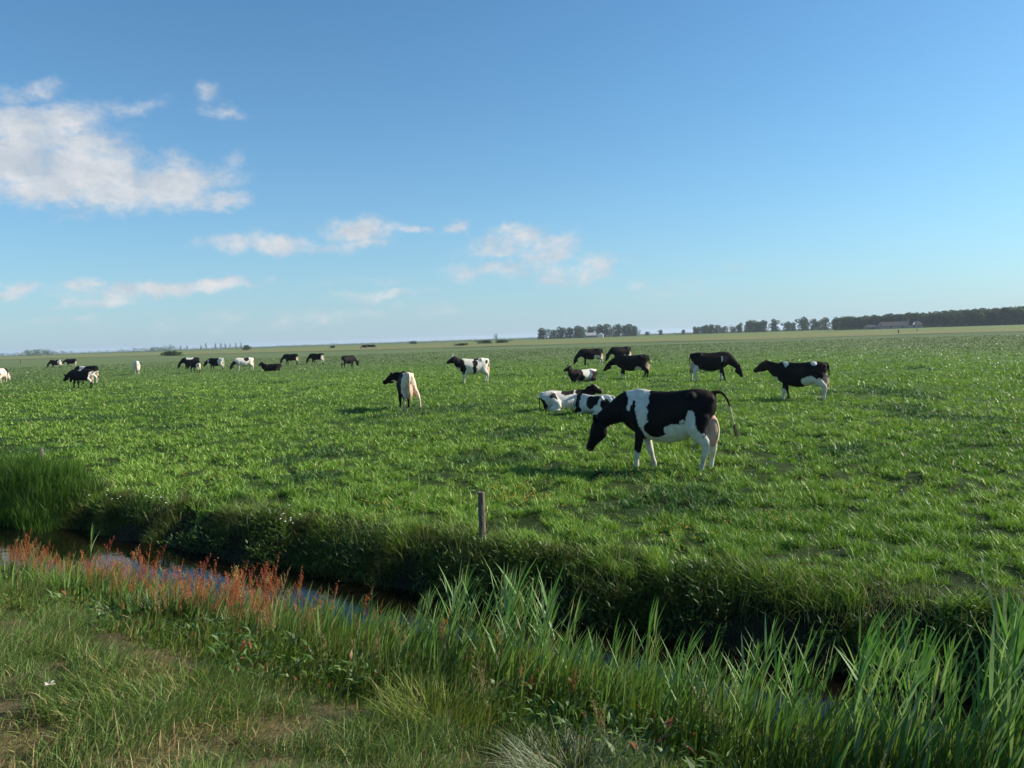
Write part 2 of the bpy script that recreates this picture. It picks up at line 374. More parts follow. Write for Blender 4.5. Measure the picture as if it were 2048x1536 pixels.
# pasture
def pasture(n, d0, d1, prof, wk, amax=.70):
    x, y, d = scatter_polar(n, d0, d1, amax)
    u, s = us(x, y); k = s < .15
    x, y, d, s = x[k], y[k], d[k], s[k]
    c1 = fbm(x * 2.1, y * 2.1, seed=51, o=3); c2 = fbm(x * 5.5, y * 5.5, seed=52, o=2); c3 = fbm(x * .28, y * .28, seed=53)
    cl = sstep(.34, .62, .45 * c1 + .55 * c2)
    keep = rng.uniform(0, 1, len(x)) < .07 + .93 * cl
    x, y, d, s, c1, c2, c3, cl = [q[keep] for q in (x, y, d, s, c1, c2, c3, cl)]
    m = len(x)
    H = (.03 + .145 * cl) * rng.uniform(.6, 1.25, m)
    H *= 1 + .4 * np.exp(-((s + .1) / .35) ** 2)
    Wd = np.maximum(.0055, wk * d) * rng.uniform(.7, 1.4, m) * np.where(rng.uniform(0, 1, m) < .15, 2.0, 1.0)
    lean = np.clip(rng.normal(.68, .2, m), .05, .97)
    D = rng.uniform(-math.pi, math.pi, m)
    mixv = np.clip(-.20 + 1.1 * c3 + rng.normal(0, .25, m) + 1.1 * (c2 - .5) + .25 * cl, 0, 1)
    C = mixc(GA, GB, mixv)
    dk = sstep(.60, .72, fbm(x * .45, y * .45, seed=57)); C = C * (1 - dk[:, None]) + np.array(GD)[None] * dk[:, None]
    yl = rng.uniform(0, 1, m) < .05 + .06 * c3
    C[yl] = np.array(GY) * rng.uniform(.7, 1.2, (yl.sum(), 1))
    C *= rng.uniform(.8, 1.2, (m, 1))
    farm = sstep(45, 110, d)[:, None]; C = C * (1 - farm) + (np.array((.132, .185, .070)) * rng.uniform(.85, 1.15, (m, 1))) * farm
    P = np.stack([x, y, hgt(x, y) - .01], 1)
    return blade_arrays(P, H, Wd, D, lean, C, prof, droop=.12)
parts = [pasture(700000, 5.5, 22, [(0, 1), (.55, .85), (1, 0)], .00078),
         pasture(420000, 22, 55, [(0, 1), (1, 0)], .0011),
         pasture(260000, 55, 170, [(0, 1), (1, 0)], .0010)]
me = big_mesh('pasture_grass', *[q for q in merge(parts)][:3], merge(parts)[3], M_grass)
tag(link('pasture_grass', me), kind='stuff')

# banks of the ditch
def us_scatter(n, u0, u1, s0, s1):
    u = rng.uniform(u0, u1, n); s = rng.uniform(s0, s1, n); x, y = xy(u, s); k = in_view(x, y); return x[k], y[k], u[k], s[k]
x, y, u, s = us_scatter(150000, -16, 12, -.35, .68)
m = len(x); c = fbm(u * 1.6, s * 2, seed=61); cl = sstep(.32, .62, c)
k = rng.uniform(0, 1, m) < (.25 + .75 * cl) * (1 - .8 * sstep(.35, .6, s))
x, y, u, s, c, cl = [q[k] for q in (x, y, u, s, c, cl)]; m = len(x)
H = (.08 + .17 * cl) * rng.uniform(.5, 1.3, m); D = np.where(rng.uniform(0, 1, m) < .5, math.atan2(SY, SX), rng.uniform(-math.pi, math.pi, m)) + rng.normal(0, .5, m)
C = mixc((.032, .075, .010), (.11, .145, .026), np.clip(c + rng.normal(0, .2, m), 0, 1)); br = rng.uniform(0, 1, m) < .15; C[br] = np.array((.16, .11, .05))
b1 = blade_arrays(np.stack([x, y, hgt(x, y) - .02], 1), H, rng.uniform(.005, .010, m), D, rng.uniform(.2, .85, m), C, [(0, 1), (.5, .85), (1, 0)], droop=.35)
# broad weeds on the far bank
x, y, u, s = us_scatter(26000, -16, 12, -.1, .6); m = len(x); k = vn(u * 1.1, s * 1.5, seed=66) > .45; x, y, u, s = x[k], y[k], u[k], s[k]; m = len(x)
C = mixc((.035, .08, .015), (.07, .12, .02), rng.uniform(0, 1, m))
b2 = blade_arrays(np.stack([x, y, hgt(x, y) + rng.uniform(0, .18, m)], 1), rng.uniform(.05, .13, m), rng.uniform(.012, .03, m), rng.uniform(-3.1, 3.1, m), rng.uniform(.5, .95, m), C, [(0, .3), (.45, 1), (1, 0)], droop=.2)
x, y, u, s = us_scatter(9000, -16, 12, -.45, .35); k = fbm(u * 1.2, s, seed=68) > .46; x, y, u, s = x[k], y[k], u[k], s[k]; m = len(x)
C = mixc((.07, .13, .025), (.24, .22, .09), rng.uniform(0, 1, m) ** 1.6)
b3 = blade_arrays(np.stack([x, y, hgt(x, y)], 1), rng.uniform(.18, .42, m), rng.uniform(.004, .008, m), rng.uniform(-3.1, 3.1, m), rng.uniform(.1, .8, m), C, [(0, .9), (.4, 1), (.75, .6), (1, 0)], droop=.15)
V_, S_, I_, C_ = merge([b1, b2, b3]); tag(link('bank_grass', big_mesh('bank_grass', V_, S_, I_, C_, M_grass)), kind='stuff')

# rank growth on the near bank, between the water and the mown verge
x, y, u, s = us_scatter(95000, -13, 8.5, 2.05, 4.5); m = len(x)
edge = 4.35 + .5 * (fbm(u * .9, u * 0, seed=71) - .5)
k = (s < edge) & (s > 2.1 + .45 * sstep(1, -1.5, u) - .55 * sstep(-5.2, -6.8, u) + .3 * (vn(u * 1.7, u * 0, seed=73) - .3)); x, y, u, s = x[k], y[k], u[k], s[k]; m = len(x)
c = fbm(x * 1.3, y * 1.3, seed=72); right = sstep(-2.5, 2.5, u); cc2 = fbm(x * 3.5, y * 3.5, seed=74, o=2)
H = (.18 + .22 * c + .06 * right) * (.40 + 1.0 * cc2) * rng.uniform(.45, 1.35, m) * (1 - .55 * sstep(3.6, 4.4, s)) * (1 - .60 * sstep(1.2, -1.2, u) * sstep(-7.5, -5.5, u) * sstep(3.7, 2.9, s)) * (1 - .25 * (1 - right))
D = rng.normal(.15, .9, m)
C = mixc((.060, .135, .017), (.17, .235, .038), np.clip(c * 1.2 - .1 + rng.normal(0, .25, m) + .15 * (1 - right), 0, 1)) * rng.uniform(.7, 1.3, (m, 1)) * (1 - .25 * right)[:, None]
dr = rng.uniform(0, 1, m) < .22 * (1 - right) + .06; C[dr] = np.array((.24, .19, .085)) * rng.uniform(.7, 1.2, (dr.sum(), 1))
g1 = blade_arrays(np.stack([x, y, hgt(x, y) - .02], 1), H, rng.uniform(.003, .010, m), D, np.clip(rng.normal(.40, .25, m), 0, .95), C, [(0, .8), (.35, 1), (.7, .7), (1, 0)], droop=.08)
x, y, u, s = us_scatter(30000, -13, 8.5, 2.5, 4.5); m = len(x); k = fbm(x * 1.6, y * 1.6, seed=76) > .52; x, y, u, s = x[k], y[k], u[k], s[k]; m = len(x)
C = mixc((.045, .10, .016), (.10, .17, .03), rng.uniform(0, 1, m)); rd = rng.uniform(0, 1, m) < .04; C[rd] = (.22, .07, .03)
g2 = blade_arrays(np.stack([x, y, hgt(x, y) + rng.uniform(0, .20, m)], 1), rng.uniform(.04, .12, m), rng.uniform(.012, .032, m), rng.uniform(-3.1, 3.1, m), rng.uniform(.5, .97, m), C, [(0, .3), (.45, 1), (1, 0)], droop=.2)
V_, S_, I_, C_ = merge([g1, g2]); tag(link('rank_grass', big_mesh('rank_grass', V_, S_, I_, C_, M_grass)), kind='stuff')

# mown verge
x, y, u, s = us_scatter(430000, -9.5, 6, 3.7, 8.2); m = len(x)
k = y > 1.6; x, y, u, s = x[k], y[k], u[k], s[k]
c = fbm(x * 1.7, y * 1.7, seed=81); dry = sstep(.56, .72, fbm(x * 1.3 + 4, y * 1.3, seed=82) + .10 * sstep(5.4, 6.4, s) + .08 * np.exp(-((s - 4.75) / .22) ** 2))
k = rng.uniform(0, 1, len(x)) < (.10 + .90 * sstep(.34, .58, .6 * c + .4 * fbm(x * 5, y * 5, seed=85))) * (1 - .45 * dry); x, y, u, s, c, dry = [q[k] for q in (x, y, u, s, c, dry)]; m = len(x)
H = (.06 + .15 * sstep(.35, .62, c)) * rng.uniform(.6, 1.35, m) * (1 - .5 * dry)
flow = 6 * (fbm(x * .9, y * .9, seed=83) - .5)
D = flow + rng.normal(.3, 1.25, m)
C = mixc((.055, .120, .020), (.135, .195, .042), np.clip(c * 1.3 - .15 + rng.normal(0, .2, m), 0, 1))
st = rng.uniform(0, 1, m) < .14 + .46 * dry; C[st] = (np.array((.30, .23, .10))[None] * rng.uniform(.6, 1.2, (st.sum(), 1)))
C *= rng.uniform(.8, 1.2, (m, 1))
v1 = blade_arrays(np.stack([x, y, hgt(x, y) - .01], 1), H, rng.uniform(.0028, .0055, m), D, np.clip(rng.normal(.68, .24, m), .05, .98), C, [(0, .9), (.35, 1), (.7, .7), (1, 0)], droop=.22)
V_, S_, I_, C_ = v1; tag(link('verge_grass', big_mesh('verge_grass', V_, S_, I_, C_, M_grass)), kind='stuff')

# small meadow flowers: yellow in the pasture, white on the far bank
def flowers(name, pts, c, r):
    n_ = len(pts); V_, F_ = [], []
    for p in pts:
        b0 = len(V_); q = random.uniform(.7, 1.3) * r
        for k in range(5):
            a_ = k * 2 * math.pi / 5; V_.append((p[0] + q * math.cos(a_), p[1] + q * math.sin(a_), p[2] + .3 * q * math.sin(a_)))
        V_.append((p[0], p[1], p[2] - q * .6)); F_ += [(b0 + k, b0 + (k + 1) % 5, b0 + 5) for k in range(5)]
    return mesh_obj(name, V_, F_, M_grass, col=np.tile(c, (len(V_), 1)))
pts = []
for _ in range(260):
    cx_, cy_ = random.choice([(1035, 1003), (1000, 1000), (1085, 1010), (760, 1020), (1290, 960), (1540, 1050), (1350, 1080), (1700, 985), (430, 960)])
    p = gp(cx_ + random.gauss(0, 40), cy_ + random.gauss(0, 14)); pts.append((p.x, p.y, float(hgt(np.array([p.x]), np.array([p.y]))[0]) + random.uniform(.10, .2)))
tag(flowers('meadow_flowers', pts, (.45, .27, .03), .014), kind='stuff')
pts = []
for _ in range(22):
    cx_, cy_, sp = random.choice([(578, 1052, 12), (585, 1058, 10), (230, 1000, 25), (310, 1015, 20)])
    p = gp(cx_ + random.gauss(0, sp), cy_ + random.gauss(0, 8), .02); pts.append((p.x, p.y, max(.0, float(hgt(np.array([p.x]), np.array([p.y]))[0])) + random.uniform(.1, .25)))
tag(flowers('bank_flowers', pts, (.7, .7, .66), .013), kind='stuff')

# ------------------------------------------------------------------ reeds, docks, tussocks
def tube(V_, F_, C_, pts, radii, c, nseg=4):
    rings = []
    for i, (p, r) in enumerate(zip(pts, radii)):
        d = Vector(pts[min(i + 1, len(pts) - 1)]) - Vector(pts[max(i - 1, 0)]); d.normalize()
        a_ = d.cross(Vector((0, 1, .01))).normalized(); b_ = d.cross(a_)
        base = len(V_)
        for k in range(nseg):
            t_ = k * 2 * math.pi / nseg; V_.append(tuple(Vector(p) + a_ * (r * math.cos(t_)) + b_ * (r * math.sin(t_)))); C_.append(c)
        rings.append(base)
    for r0_, r1_ in zip(rings, rings[1:]):
        for k in range(nseg): F_.append((r0_ + k, r0_ + (k + 1) % nseg, r1_ + (k + 1) % nseg, r1_ + k))
def leaf(V_, F_, C_, p, dirv, length, width, c, curl=.5, up0=.8, twist=0):
    """a long blade from p, first rising then bending over along dirv"""
    prof = [(0, .35), (.15, .8), (.35, 1), (.6, .8), (.82, .45), (1, 0)]
    dh = Vector((math.cos(dirv), math.sin(dirv), 0)); side = Vector((-dh.y, dh.x, 0))
    side = (side * math.cos(twist) + Vector((0, 0, 1)) * math.sin(twist) * .6 + dh * math.sin(twist) * .4).normalized()
    base = len(V_)
    for t_, wf_ in prof:
        a_ = up0 - curl * t_
        q = Vector(p) + dh * (length * t_ * math.cos(up0 - curl * t_ * .6)) + Vector((0, 0, 1)) * (length * (math.sin(up0) * t_ - .5 * curl * t_ * t_ * math.cos(up0)))
        if wf_ == 0: V_.append(tuple(q)); C_.append(c)
        else:
            V_.append(tuple(q - side * width * wf_ * .5)); V_.append(tuple(q + side * width * wf_ * .5)); C_ += [c, c]
    for i in range(len(prof) - 2):
        o_ = base + 2 * i; F_.append((o_, o_ + 1, o_ + 3, o_ + 2))
    o_ = base + 2 * (len(prof) - 2); F_.append((o_, o_ + 1, o_ + 2))
def jit(c, k=.15):
    f_ = random.uniform(1 - k, 1 + k); return tuple(min(1, v * f_) for v in c)
def reed_mesh(seed, h=1.0, lean=.25):
    random.seed(seed); V_, F_, C_ = [], [], []
    n_ = 7; pts = [(lean * h * (i / n_) ** 1.8, random.uniform(-.01, .01), h * .86 * i / n_) for i in range(n_ + 1)]
    tube(V_, F_, C_, pts, [.0045 * (1 - .6 * i / n_) for i in range(n_ + 1)], (.10, .15, .03), 4)
    for i in range(2, n_ + 1):
        for _ in range(1 if i < n_ - 1 else 2):
            side = 0 if random.random() < .86 else math.pi
            leaf(V_, F_, C_, pts[i], side + random.gauss(0, .55), h * random.uniform(.26, .48), random.uniform(.014, .031), jit(random.choice(([(.09, .21, .04), (.13, .25, .065), (.23, .32, .15)] + ([(.36, .30, .15)] if random.random() < .12 else [])))), random.uniform(.05, .55), random.uniform(1.08, 1.46), random.uniform(-.9, .9))
    leaf(V_, F_, C_, pts[-1], random.gauss(0, .3), h * .3, .014, jit((.11, .17, .05)), .15, 1.3, random.uniform(-1, 1))
    me = bpy.data.meshes.new('reed'); me.from_pydata(V_, [], F_); set_col(me, np.array(C_)); me.materials.append(M_reed); return me
REEDS = [reed_mesh(100 + i, 1.0, random.uniform(.06, .34)) for i in range(14)]
def zat(x, y): return float(hgt(np.array([x]), np.array([y]))[0])
def put(me, name, x, y, sc, rz=0, label=None, cat=None, group=None, dz=0.):
    o = bpy.data.objects.new(name, me); COL.objects.link(o); o.location = (x, y, zat(x, y) - .02 + dz); o.rotation_euler = (random.gauss(0, .05), random.gauss(0, .05), rz); o.scale = (sc, sc, sc * random.uniform(.95, 1.05))
    tag(o, label, cat, group); return o
random.seed(11)
def tip_y(px):   # how high the reed tops stand in the picture
    return float(np.interp(px, [440, 520, 600, 700, 800, 880, 960, 1040, 1090, 1150, 1250, 1330, 1420, 1520, 1600, 1700, 1740, 1800, 1900, 2000, 2048, 2200], [1230, 1180, 1225, 1245, 1235, 1160, 1165, 1155, 1180, 1290, 1270, 1230, 1300, 1260, 1330, 1220, 1280, 1270, 1330, 1270, 1230, 1230]))
RL = {0: ('slender green reed growing in front of the blue water', 'reeds before the blue water'),
      1: ('tall green reed leaning right against the black ditch in the middle', 'reeds in the middle of the near bank'),
      2: ('broad-leaved green reed on the near bank at the right', 'reeds at the right of the near bank')}
cnt = 0
while cnt < 285:
    px = random.uniform(440, 2120)
    if random.random() > np.interp(px, [440, 600, 850, 1100, 1200, 2100], [.45, .6, 1, 1, .42, .62]): continue
    s_ = random.uniform(2.35, 3.6) if px > 900 else random.uniform(2.35, 3.1)
    # point of that bearing at that s
    d = ray(px, 900); k_ = (s_ + PX * SX + PY * SY) / (d.x * SX + d.y * SY); x_, y_ = d.x * k_, d.y * k_
    z0 = zat(x_, y_)
    lean_px = random.uniform(20, 60)
    ty = tip_y(px + lean_px) + abs(random.gauss(0, 50))
    dd = ray(px, ty); zt = CAMZ + dd.z / dd.y * y_
    h = zt - z0
    if h < .35 or h > 1.5: continue
    reg = 0 if px < 820 else 1 if px < 1180 else 2
    put(random.choice(REEDS), 'reed', x_, y_, h, random.gauss(.1, .45), RL[reg][0], 'reed', RL[reg][1]); cnt += 1
# young reed shoots and broad leaves filling the bed
parts = []
x, y, u, s = us_scatter(11000, -4.5, 9, 2.25, 3.9); k = rng.uniform(0, 1, len(x)) < np.clip(.15 + .3 * (u + 4.5) / 5, 0, 1) * sstep(3.9, 3.2, s + .0); x, y, u, s = x[k], y[k], u[k], s[k]; m = len(x)
C = mixc((.08, .17, .03), (.18, .26, .08), rng.uniform(0, 1, m))
parts.append(blade_arrays(np.stack([x, y, hgt(x, y) + rng.uniform(-.02, .12, m)], 1), rng.uniform(.18, .50, m), rng.uniform(.008, .022, m), rng.normal(0, .6, m), np.clip(rng.normal(.3, .15, m), .02, .8), C, [(0, .5), (.2, .9), (.5, 1), (.8, .55), (1, 0)], droop=.05))
V_, S_, I_, C_ = merge(parts); tag(link('reed_undergrowth', big_mesh('reed_undergrowth', V_, S_, I_, C_, M_reed)), kind='stuff')

def dock_mesh(seed, h=1.0, red=True):
    random.seed(seed); V_, F_, C_ = [], [], []
    for q in range(random.choice([2, 3, 3])):
        ln = random.gauss(.12, .16); ly = random.gauss(0, .1); hh = h * random.uniform(.7, 1); ox, oy = random.gauss(0, .03), random.gauss(0, .03)
        pts = [(ox + ln * hh * (i / 5) ** 1.6, oy + ly * hh * (i / 5) ** 1.6, hh * i / 5) for i in range(6)]
        tube(V_, F_, C_, pts, [.003] * 4 + [.002, .001], (.22, .10, .05) if red else (.25, .22, .08), 3)
        base_c = random.choice([(.46, .12, .04), (.50, .19, .06), (.42, .28, .11), (.34, .06, .03), (.30, .25, .08), (.50, .14, .04)]) if red else random.choice([(.38, .27, .13), (.33, .25, .10)])
        def pt(t_):
            j = min(4, int(t_ * 5)); f_ = t_ * 5 - j; return Vector(pts[j]).lerp(Vector(pts[j + 1]), f_)
        for b_ in range(7):
            t0 = random.uniform(.5, .92); p0 = pt(t0); a_ = random.uniform(0, 6.28); L_ = (1 - t0) * .45 * hh + .03
            tipv = p0 + Vector((math.cos(a_) * .35, math.sin(a_) * .35, .94)) * L_
            tube(V_, F_, C_, [tuple(p0), tuple(tipv)], [.0014, .0008], base_c, 3)
            for k in range(12):
                c0 = p0.lerp(tipv, random.uniform(.15, 1)) + Vector((random.gauss(0, .006), random.gauss(0, .006), random.gauss(0, .006)))
                r_ = random.uniform(.0028, .0062); bb = len(V_); cc = jit(base_c, .3)
                a1 = Vector((random.gauss(0, 1), random.gauss(0, 1), random.gauss(0, 1))).normalized(); a2 = a1.orthogonal().normalized()
                for e in (a1, a2, -a1, -a2): V_.append(tuple(c0 + e * r_)); C_.append(cc)
                F_.append((bb, bb + 1, bb + 2, bb + 3))
        for k in range(34):
            c0 = pt(random.uniform(.62, 1)) + Vector((random.gauss(0, .006), random.gauss(0, .006), 0)); r_ = random.uniform(.0028, .0062); bb = len(V_); cc = jit(base_c, .3)
            a1 = Vector((random.gauss(0, 1), random.gauss(0, 1), random.gauss(0, 1))).normalized(); a2 = a1.orthogonal().normalized()
            for e in (a1, a2, -a1, -a2): V_.append(tuple(c0 + e * r_)); C_.append(cc)
            F_.append((bb, bb + 1, bb + 2, bb + 3))
    for k in range(7): leaf(V_, F_, C_, (0, 0, .02 + .03 * k), random.uniform(0, 6.28), random.uniform(.12, .25), .025, jit((.07, .12, .03)), .9, 1.1)
    me = bpy.data.meshes.new('sorrel'); me.from_pydata(V_, [], F_); set_col(me, np.array(C_)); me.materials.append(M_grass); return me
SOR = [dock_mesh(300 + i) for i in range(8)]; TAN = [dock_mesh(350 + i, red=False) for i in range(6)]
random.seed(23)
def on_s(px, s_):
    d = ray(px, 900); k_ = (s_ + PX * SX + PY * SY) / (d.x * SX + d.y * SY); return d.x * k_, d.y * k_
SL = [('rust-red flowering sorrel at the water edge in the left foreground', 'red sorrels at the left of the water edge'),
      ('bright red sorrel in the thick red patch beside the blue water', 'red sorrels beside the blue water'),
      ('lone red sorrel spike standing among the green reeds', 'red sorrels among the reeds')]
for i in range(290):
    q = random.random()
    if q < .42: px, s_, h, k_ = random.uniform(-10, 280), random.uniform(2.2, 3.2), random.uniform(.34, .66), 0
    elif q < .82: px, s_, h, k_ = random.gauss(410, 110), random.uniform(2.35, 3.6), random.uniform(.34, .80), 1
    else: px, s_, h, k_ = random.uniform(600, 1150), random.uniform(2.5, 3.7), random.uniform(.35, .60), 2
    if k_ == 2 and i % 3: continue
    x_, y_ = on_s(px, s_); put(random.choice(SOR), 'sorrel', x_, y_, h, random.uniform(-.6, .6), SL[k_][0], 'sorrel', SL[k_][1])
for i in range(70):
    px = random.choice([random.uniform(-20, 420), random.uniform(150, 1000), random.uniform(600, 1900)]); s_ = random.uniform(2.4, 4.1)
    x_, y_ = on_s(px, s_); put(random.choice(TAN), 'seed_stalk', x_, y_, random.uniform(.32, .5), random.uniform(0, 6), 'thin grass stalk with a pale straw-coloured seed head on the near bank', 'seed stalk', 'straw-coloured seed heads on the near bank')
# the two tall orange spikes against the dark water
for (px, py, hh, lab) in ((640, 1172, .62, 'orange-red dock spike just left of its twin before the dark ditch'), (712, 1172, .62, 'orange branching dock spike just right of its twin before the dark ditch')):
    x_, y_ = on_s(px - 20, 2.6); dd = ray(px, py); h = CAMZ + dd.z / dd.y * y_ - zat(x_, y_); o = put(SOR[2 if px < 700 else 4], 'dock', x_, y_, h, .1, lab, 'dock')
# lone reed in the water at the left
x_, y_ = on_s(165, 2.2); put(reed_mesh(777, 1, .1), 'reed', x_, y_, .8, 0, 'lone reed with a bent leaf rising from the sorrels at the far left', 'reed')

def tussock(name, px, s_, n_, h, r, c0, c1, label, cat, width=.006, lean=.45, droop=.15):
    x0, y0 = on_s(px, s_); a_ = rng.uniform(0, 6.283, n_); rr = r * np.sqrt(rng.uniform(0, 1, n_))
    z0 = zat(x0, y0); gx, gy = x0 + rr * np.cos(a_), y0 + rr * np.sin(a_)
    P = np.stack([rr * np.cos(a_), rr * np.sin(a_), hgt(gx, gy) - z0 - .02], 1)
    C = mixc(c0, c1, np.clip(rng.normal(.5, .3, n_), 0, 1)); st_ = rng.uniform(0, 1, n_) < .08; C[st_] = (.3, .24, .12)
    bl = blade_arrays(P, h * rng.uniform(.5, 1.1, n_), width * rng.uniform(.7, 1.3, n_), a_ * 1.0 + rng.normal(0, .5, n_), np.clip(rng.normal(lean, .2, n_), 0, .95), C, [(0, .9), (.35, 1), (.7, .7), (1, 0)], droop=droop)
    o = link(name, big_mesh(name, *bl, M_grass)); o.location = (x0, y0, z0); tag(o, label, cat); return o
tussock('grass_tussock', 855, 4.2, 800, .36, .30, (.12, .17, .025), (.22, .26, .05), 'yellow-green grass tussock at the foot of the reeds in the middle foreground', 'tussock', .005, .5, .16)
tussock('grass_tussock', 1130, 4.35, 1700, .28, .30, (.15, .19, .10), (.27, .30, .19), 'tangled pale silvery grass clump at the bottom edge of the photo', 'tussock', .004, .8, .2)
tussock('weed_clump', 300, 3.5, 1400, .40, .38, (.030, .065, .012), (.05, .095, .02), 'dark leafy weed clump under the red sorrels', 'weed', .018, .5, .15)
tussock('grass_tussock', 150, 3.2, 1500, .38, .42, (.06, .14, .012), (.10, .19, .02), 'bright green grass tussock at the water edge, left foreground', 'tussock', .006, .35, .1)
# tall sedge on the far bank at the left
x0, y0 = on_s(40, .35); n_ = 16000
uu_ = rng.uniform(-3.6, 1.55, n_); sss = rng.uniform(-.75, .55, n_); ox, oy = uu_ * UX + sss * SX, uu_ * UY + sss * SY
z0 = zat(x0, y0); P = np.stack([ox, oy, hgt(x0 + ox, y0 + oy) - z0 - .02], 1)
C = mixc((.035, .085, .010), (.075, .15, .015), np.clip(rng.normal(.5, .3, n_), 0, 1))
Hh = .70 * rng.uniform(.5, 1.05, n_) * (1 - .55 * sstep(.2, 1.55, uu_)) * (.75 + .5 * fbm(uu_ * 1.5, sss, seed=91))
o = link('sedge', big_mesh('sedge', *blade_arrays(P, Hh, rng.uniform(.006, .012, n_), rng.normal(.2, 1.2, n_), np.clip(rng.normal(.3, .15, n_), 0, .9), C, [(0, .9), (.4, 1), (.75, .6), (1, 0)], droop=.08), M_grass)); o.location = (x0, y0, z0)
tag(o, 'tall dense green sedge bed on the far bank at the left edge', 'sedge')
# dead leaf and flower on the verge
def small_flower(px, py):
    p = gp(px, py, .6); z = zat(p.x, p.y); V_, F_, C_ = [], [], []
    tube(V_, F_, C_, [(0, 0, 0), (.01, 0, .08), (.015, 0, .14)], [.003, .003, .002], (.12, .15, .04), 4)
    st_ = mesh_obj('stem', V_, F_, M_grass, col=np.array(C_)); e = empty('wilted_flower', (p.x, p.y, z)); st_.parent = e
    V_, F_ = [], []
    for k in range(14):
        a_ = k * .449 * 5; b0 = len(V_); c, s_ = math.cos(a_), math.sin(a_); r_ = random.uniform(.02, .035)
        V_ += [(.015, 0, .14), (.015 + r_ * c - .006 * s_, r_ * s_ + .006 * c, .145 + random.uniform(-.01, .012)), (.015 + r_ * c + .006 * s_, r_ * s_ - .006 * c, .145 + random.uniform(-.01, .012))]; F_.append((b0, b0 + 1, b0 + 2))
    mesh_obj('flower_head', V_, F_, M_grass, e, col=np.tile((.62, .55, .45), (len(V_), 1)))
    tag(e, 'single wilted pale flower in the verge at the lower left', 'flower')
small_flower(95, 1405)

# ------------------------------------------------------------------ fence posts
def post(x, y, h, r, label, lean=0.0, group=None):
    bm = bmesh.new(); n_ = 12; rings = []
    hs_ = [-.3, .2 * h, .5 * h, .8 * h, h - .012, h]; random.seed(int(x * 100) % 997)
    for i, z in enumerate(hs_):
        rr = r * (1.04 - .06 * max(z, 0) / h) * (.93 if i == len(hs_) - 1 else 1)
        rings.append([bm.verts.new(((rr * (1 + random.uniform(-.05, .05))) * math.cos(k * 2 * math.pi / n_), (rr * (1 + random.uniform(-.05, .05))) * math.sin(k * 2 * math.pi / n_), z + (random.uniform(-.004, .004) if i == 5 else 0))) for k in range(n_)])
    for a_, b_ in zip(rings, rings[1:]):
        for k in range(n_): bm.faces.new((a_[k], a_[(k + 1) % n_], b_[(k + 1) % n_], b_[k]))
    bm.faces.new(rings[-1]); me = bpy.data.meshes.new('fence_post'); bm.to_mesh(me); me.materials.append(M_wood)
    o = link('fence_post', me); o.location = (x, y, zat(x, y)); o.rotation_euler = (0, lean, 0); tag(o, label, 'post', group); return o
p = gp(965, 1082); post(p.x, p.y, .66, .042, 'round weathered wooden post on the far bank, centre of the photo', .01)
p = gp(86, 935, .1); post(p.x, p.y, .50, .05, 'short wooden post half hidden by the sedge at the left', -.03)
p = far_at(1797, 240); post(p.x, p.y, 1.0, .19, 'dark stump-like post standing before the farm at the far right')
p = far_at(1834, 300); post(p.x, p.y, .8, .16, 'pale post right of the dark one before the wood')
p = gp(42, 728); post(p.x, p.y, 1.1, .14, 'small grey post alone in the pasture at the far left')

# ------------------------------------------------------------------ cows
def ring_loft(bm, secs, n_=18):
    """secs: centre, side axis, up axis, half width, half height (up), half height (down), top pinch"""
    rings = []
    for c, a_, b_, w, hu, hd, pinch in secs:
        r = []
        for k in range(n_):
            t_ = k * 2 * math.pi / n_; ct, st_ = math.cos(t_), math.sin(t_)
            ww = w * (1 - pinch * max(0, ct) ** 1.5)
            r.append(bm.verts.new(c + a_ * (ww * st_) + b_ * ((hu if ct > 0 else hd) * ct)))
        rings.append(r)
    for p_, q_ in zip(rings, rings[1:]):
        for k in range(n_): bm.faces.new((p_[k], p_[(k + 1) % n_], q_[(k + 1) % n_], q_[k]))
    bm.faces.new(rings[0][::-1]); bm.faces.new(rings[-1])
def limb(bm, pts, radii, flat=1.0, n_=12):
    pts = [Vector(p_) for p_ in pts]; secs = []
    for i, p_ in enumerate(pts):
        d = (pts[min(i + 1, len(pts) - 1)] - pts[max(i - 1, 0)]).normalized()
        a_ = Vector((0, 1, 0)); a_ = (a_ - d * a_.dot(d)).normalized(); b_ = d.cross(a_)
        r = radii[i]; rw, rl = (r, r * 1.0) if not isinstance(r, tuple) else r
        secs.append((p_, a_, b_, rw * flat, rl, rl, 0))
    ring_loft(bm, secs, n_)
def smooth_pts(pts, radii, sub=3):
    P = [Vector(p_) for p_ in pts]; out_p, out_r = [], []
    for i in range(len(P) - 1):
        p0 = P[max(i - 1, 0)]; p1 = P[i]; p2 = P[i + 1]; p3 = P[min(i + 2, len(P) - 1)]
        for j in range(sub):
            t_ = j / sub
            out_p.append(.5 * ((2 * p1) + (p2 - p0) * t_ + (2 * p0 - 5 * p1 + 4 * p2 - p3) * t_ * t_ + (3 * p1 - p0 - 3 * p2 + p3) * t_ ** 3))
            ra, rb = radii[i], radii[i + 1]
            if isinstance(ra, tuple): out_r.append(tuple(ra[q] * (1 - t_) + rb[q] * t_ for q in (0, 1)))
            else: out_r.append(ra * (1 - t_) + rb * t_)
    out_p.append(P[-1]); out_r.append(radii[-1]); return out_p, out_r
TRUNK = [  # x, top, bottom, half width, pinch
    (-.86, 1.30, 1.08, .10, .1), (-.82, 1.36, .98, .17, .25), (-.72, 1.40, .84, .235, .30), (-.56, 1.43, .72, .275, .28), (-.40, 1.425, .64, .29, .35), (-.20, 1.40, .57, .325, .38), (.02, 1.385, .53, .345, .40),
    (.24, 1.39, .545, .33, .45), (.44, 1.42, .60, .285, .55), (.58, 1.44, .65, .245, .60), (.72, 1.41, .70, .215, .50), (.84, 1.33, .78, .17, .35), (.92, 1.22, .88, .11, .2)]
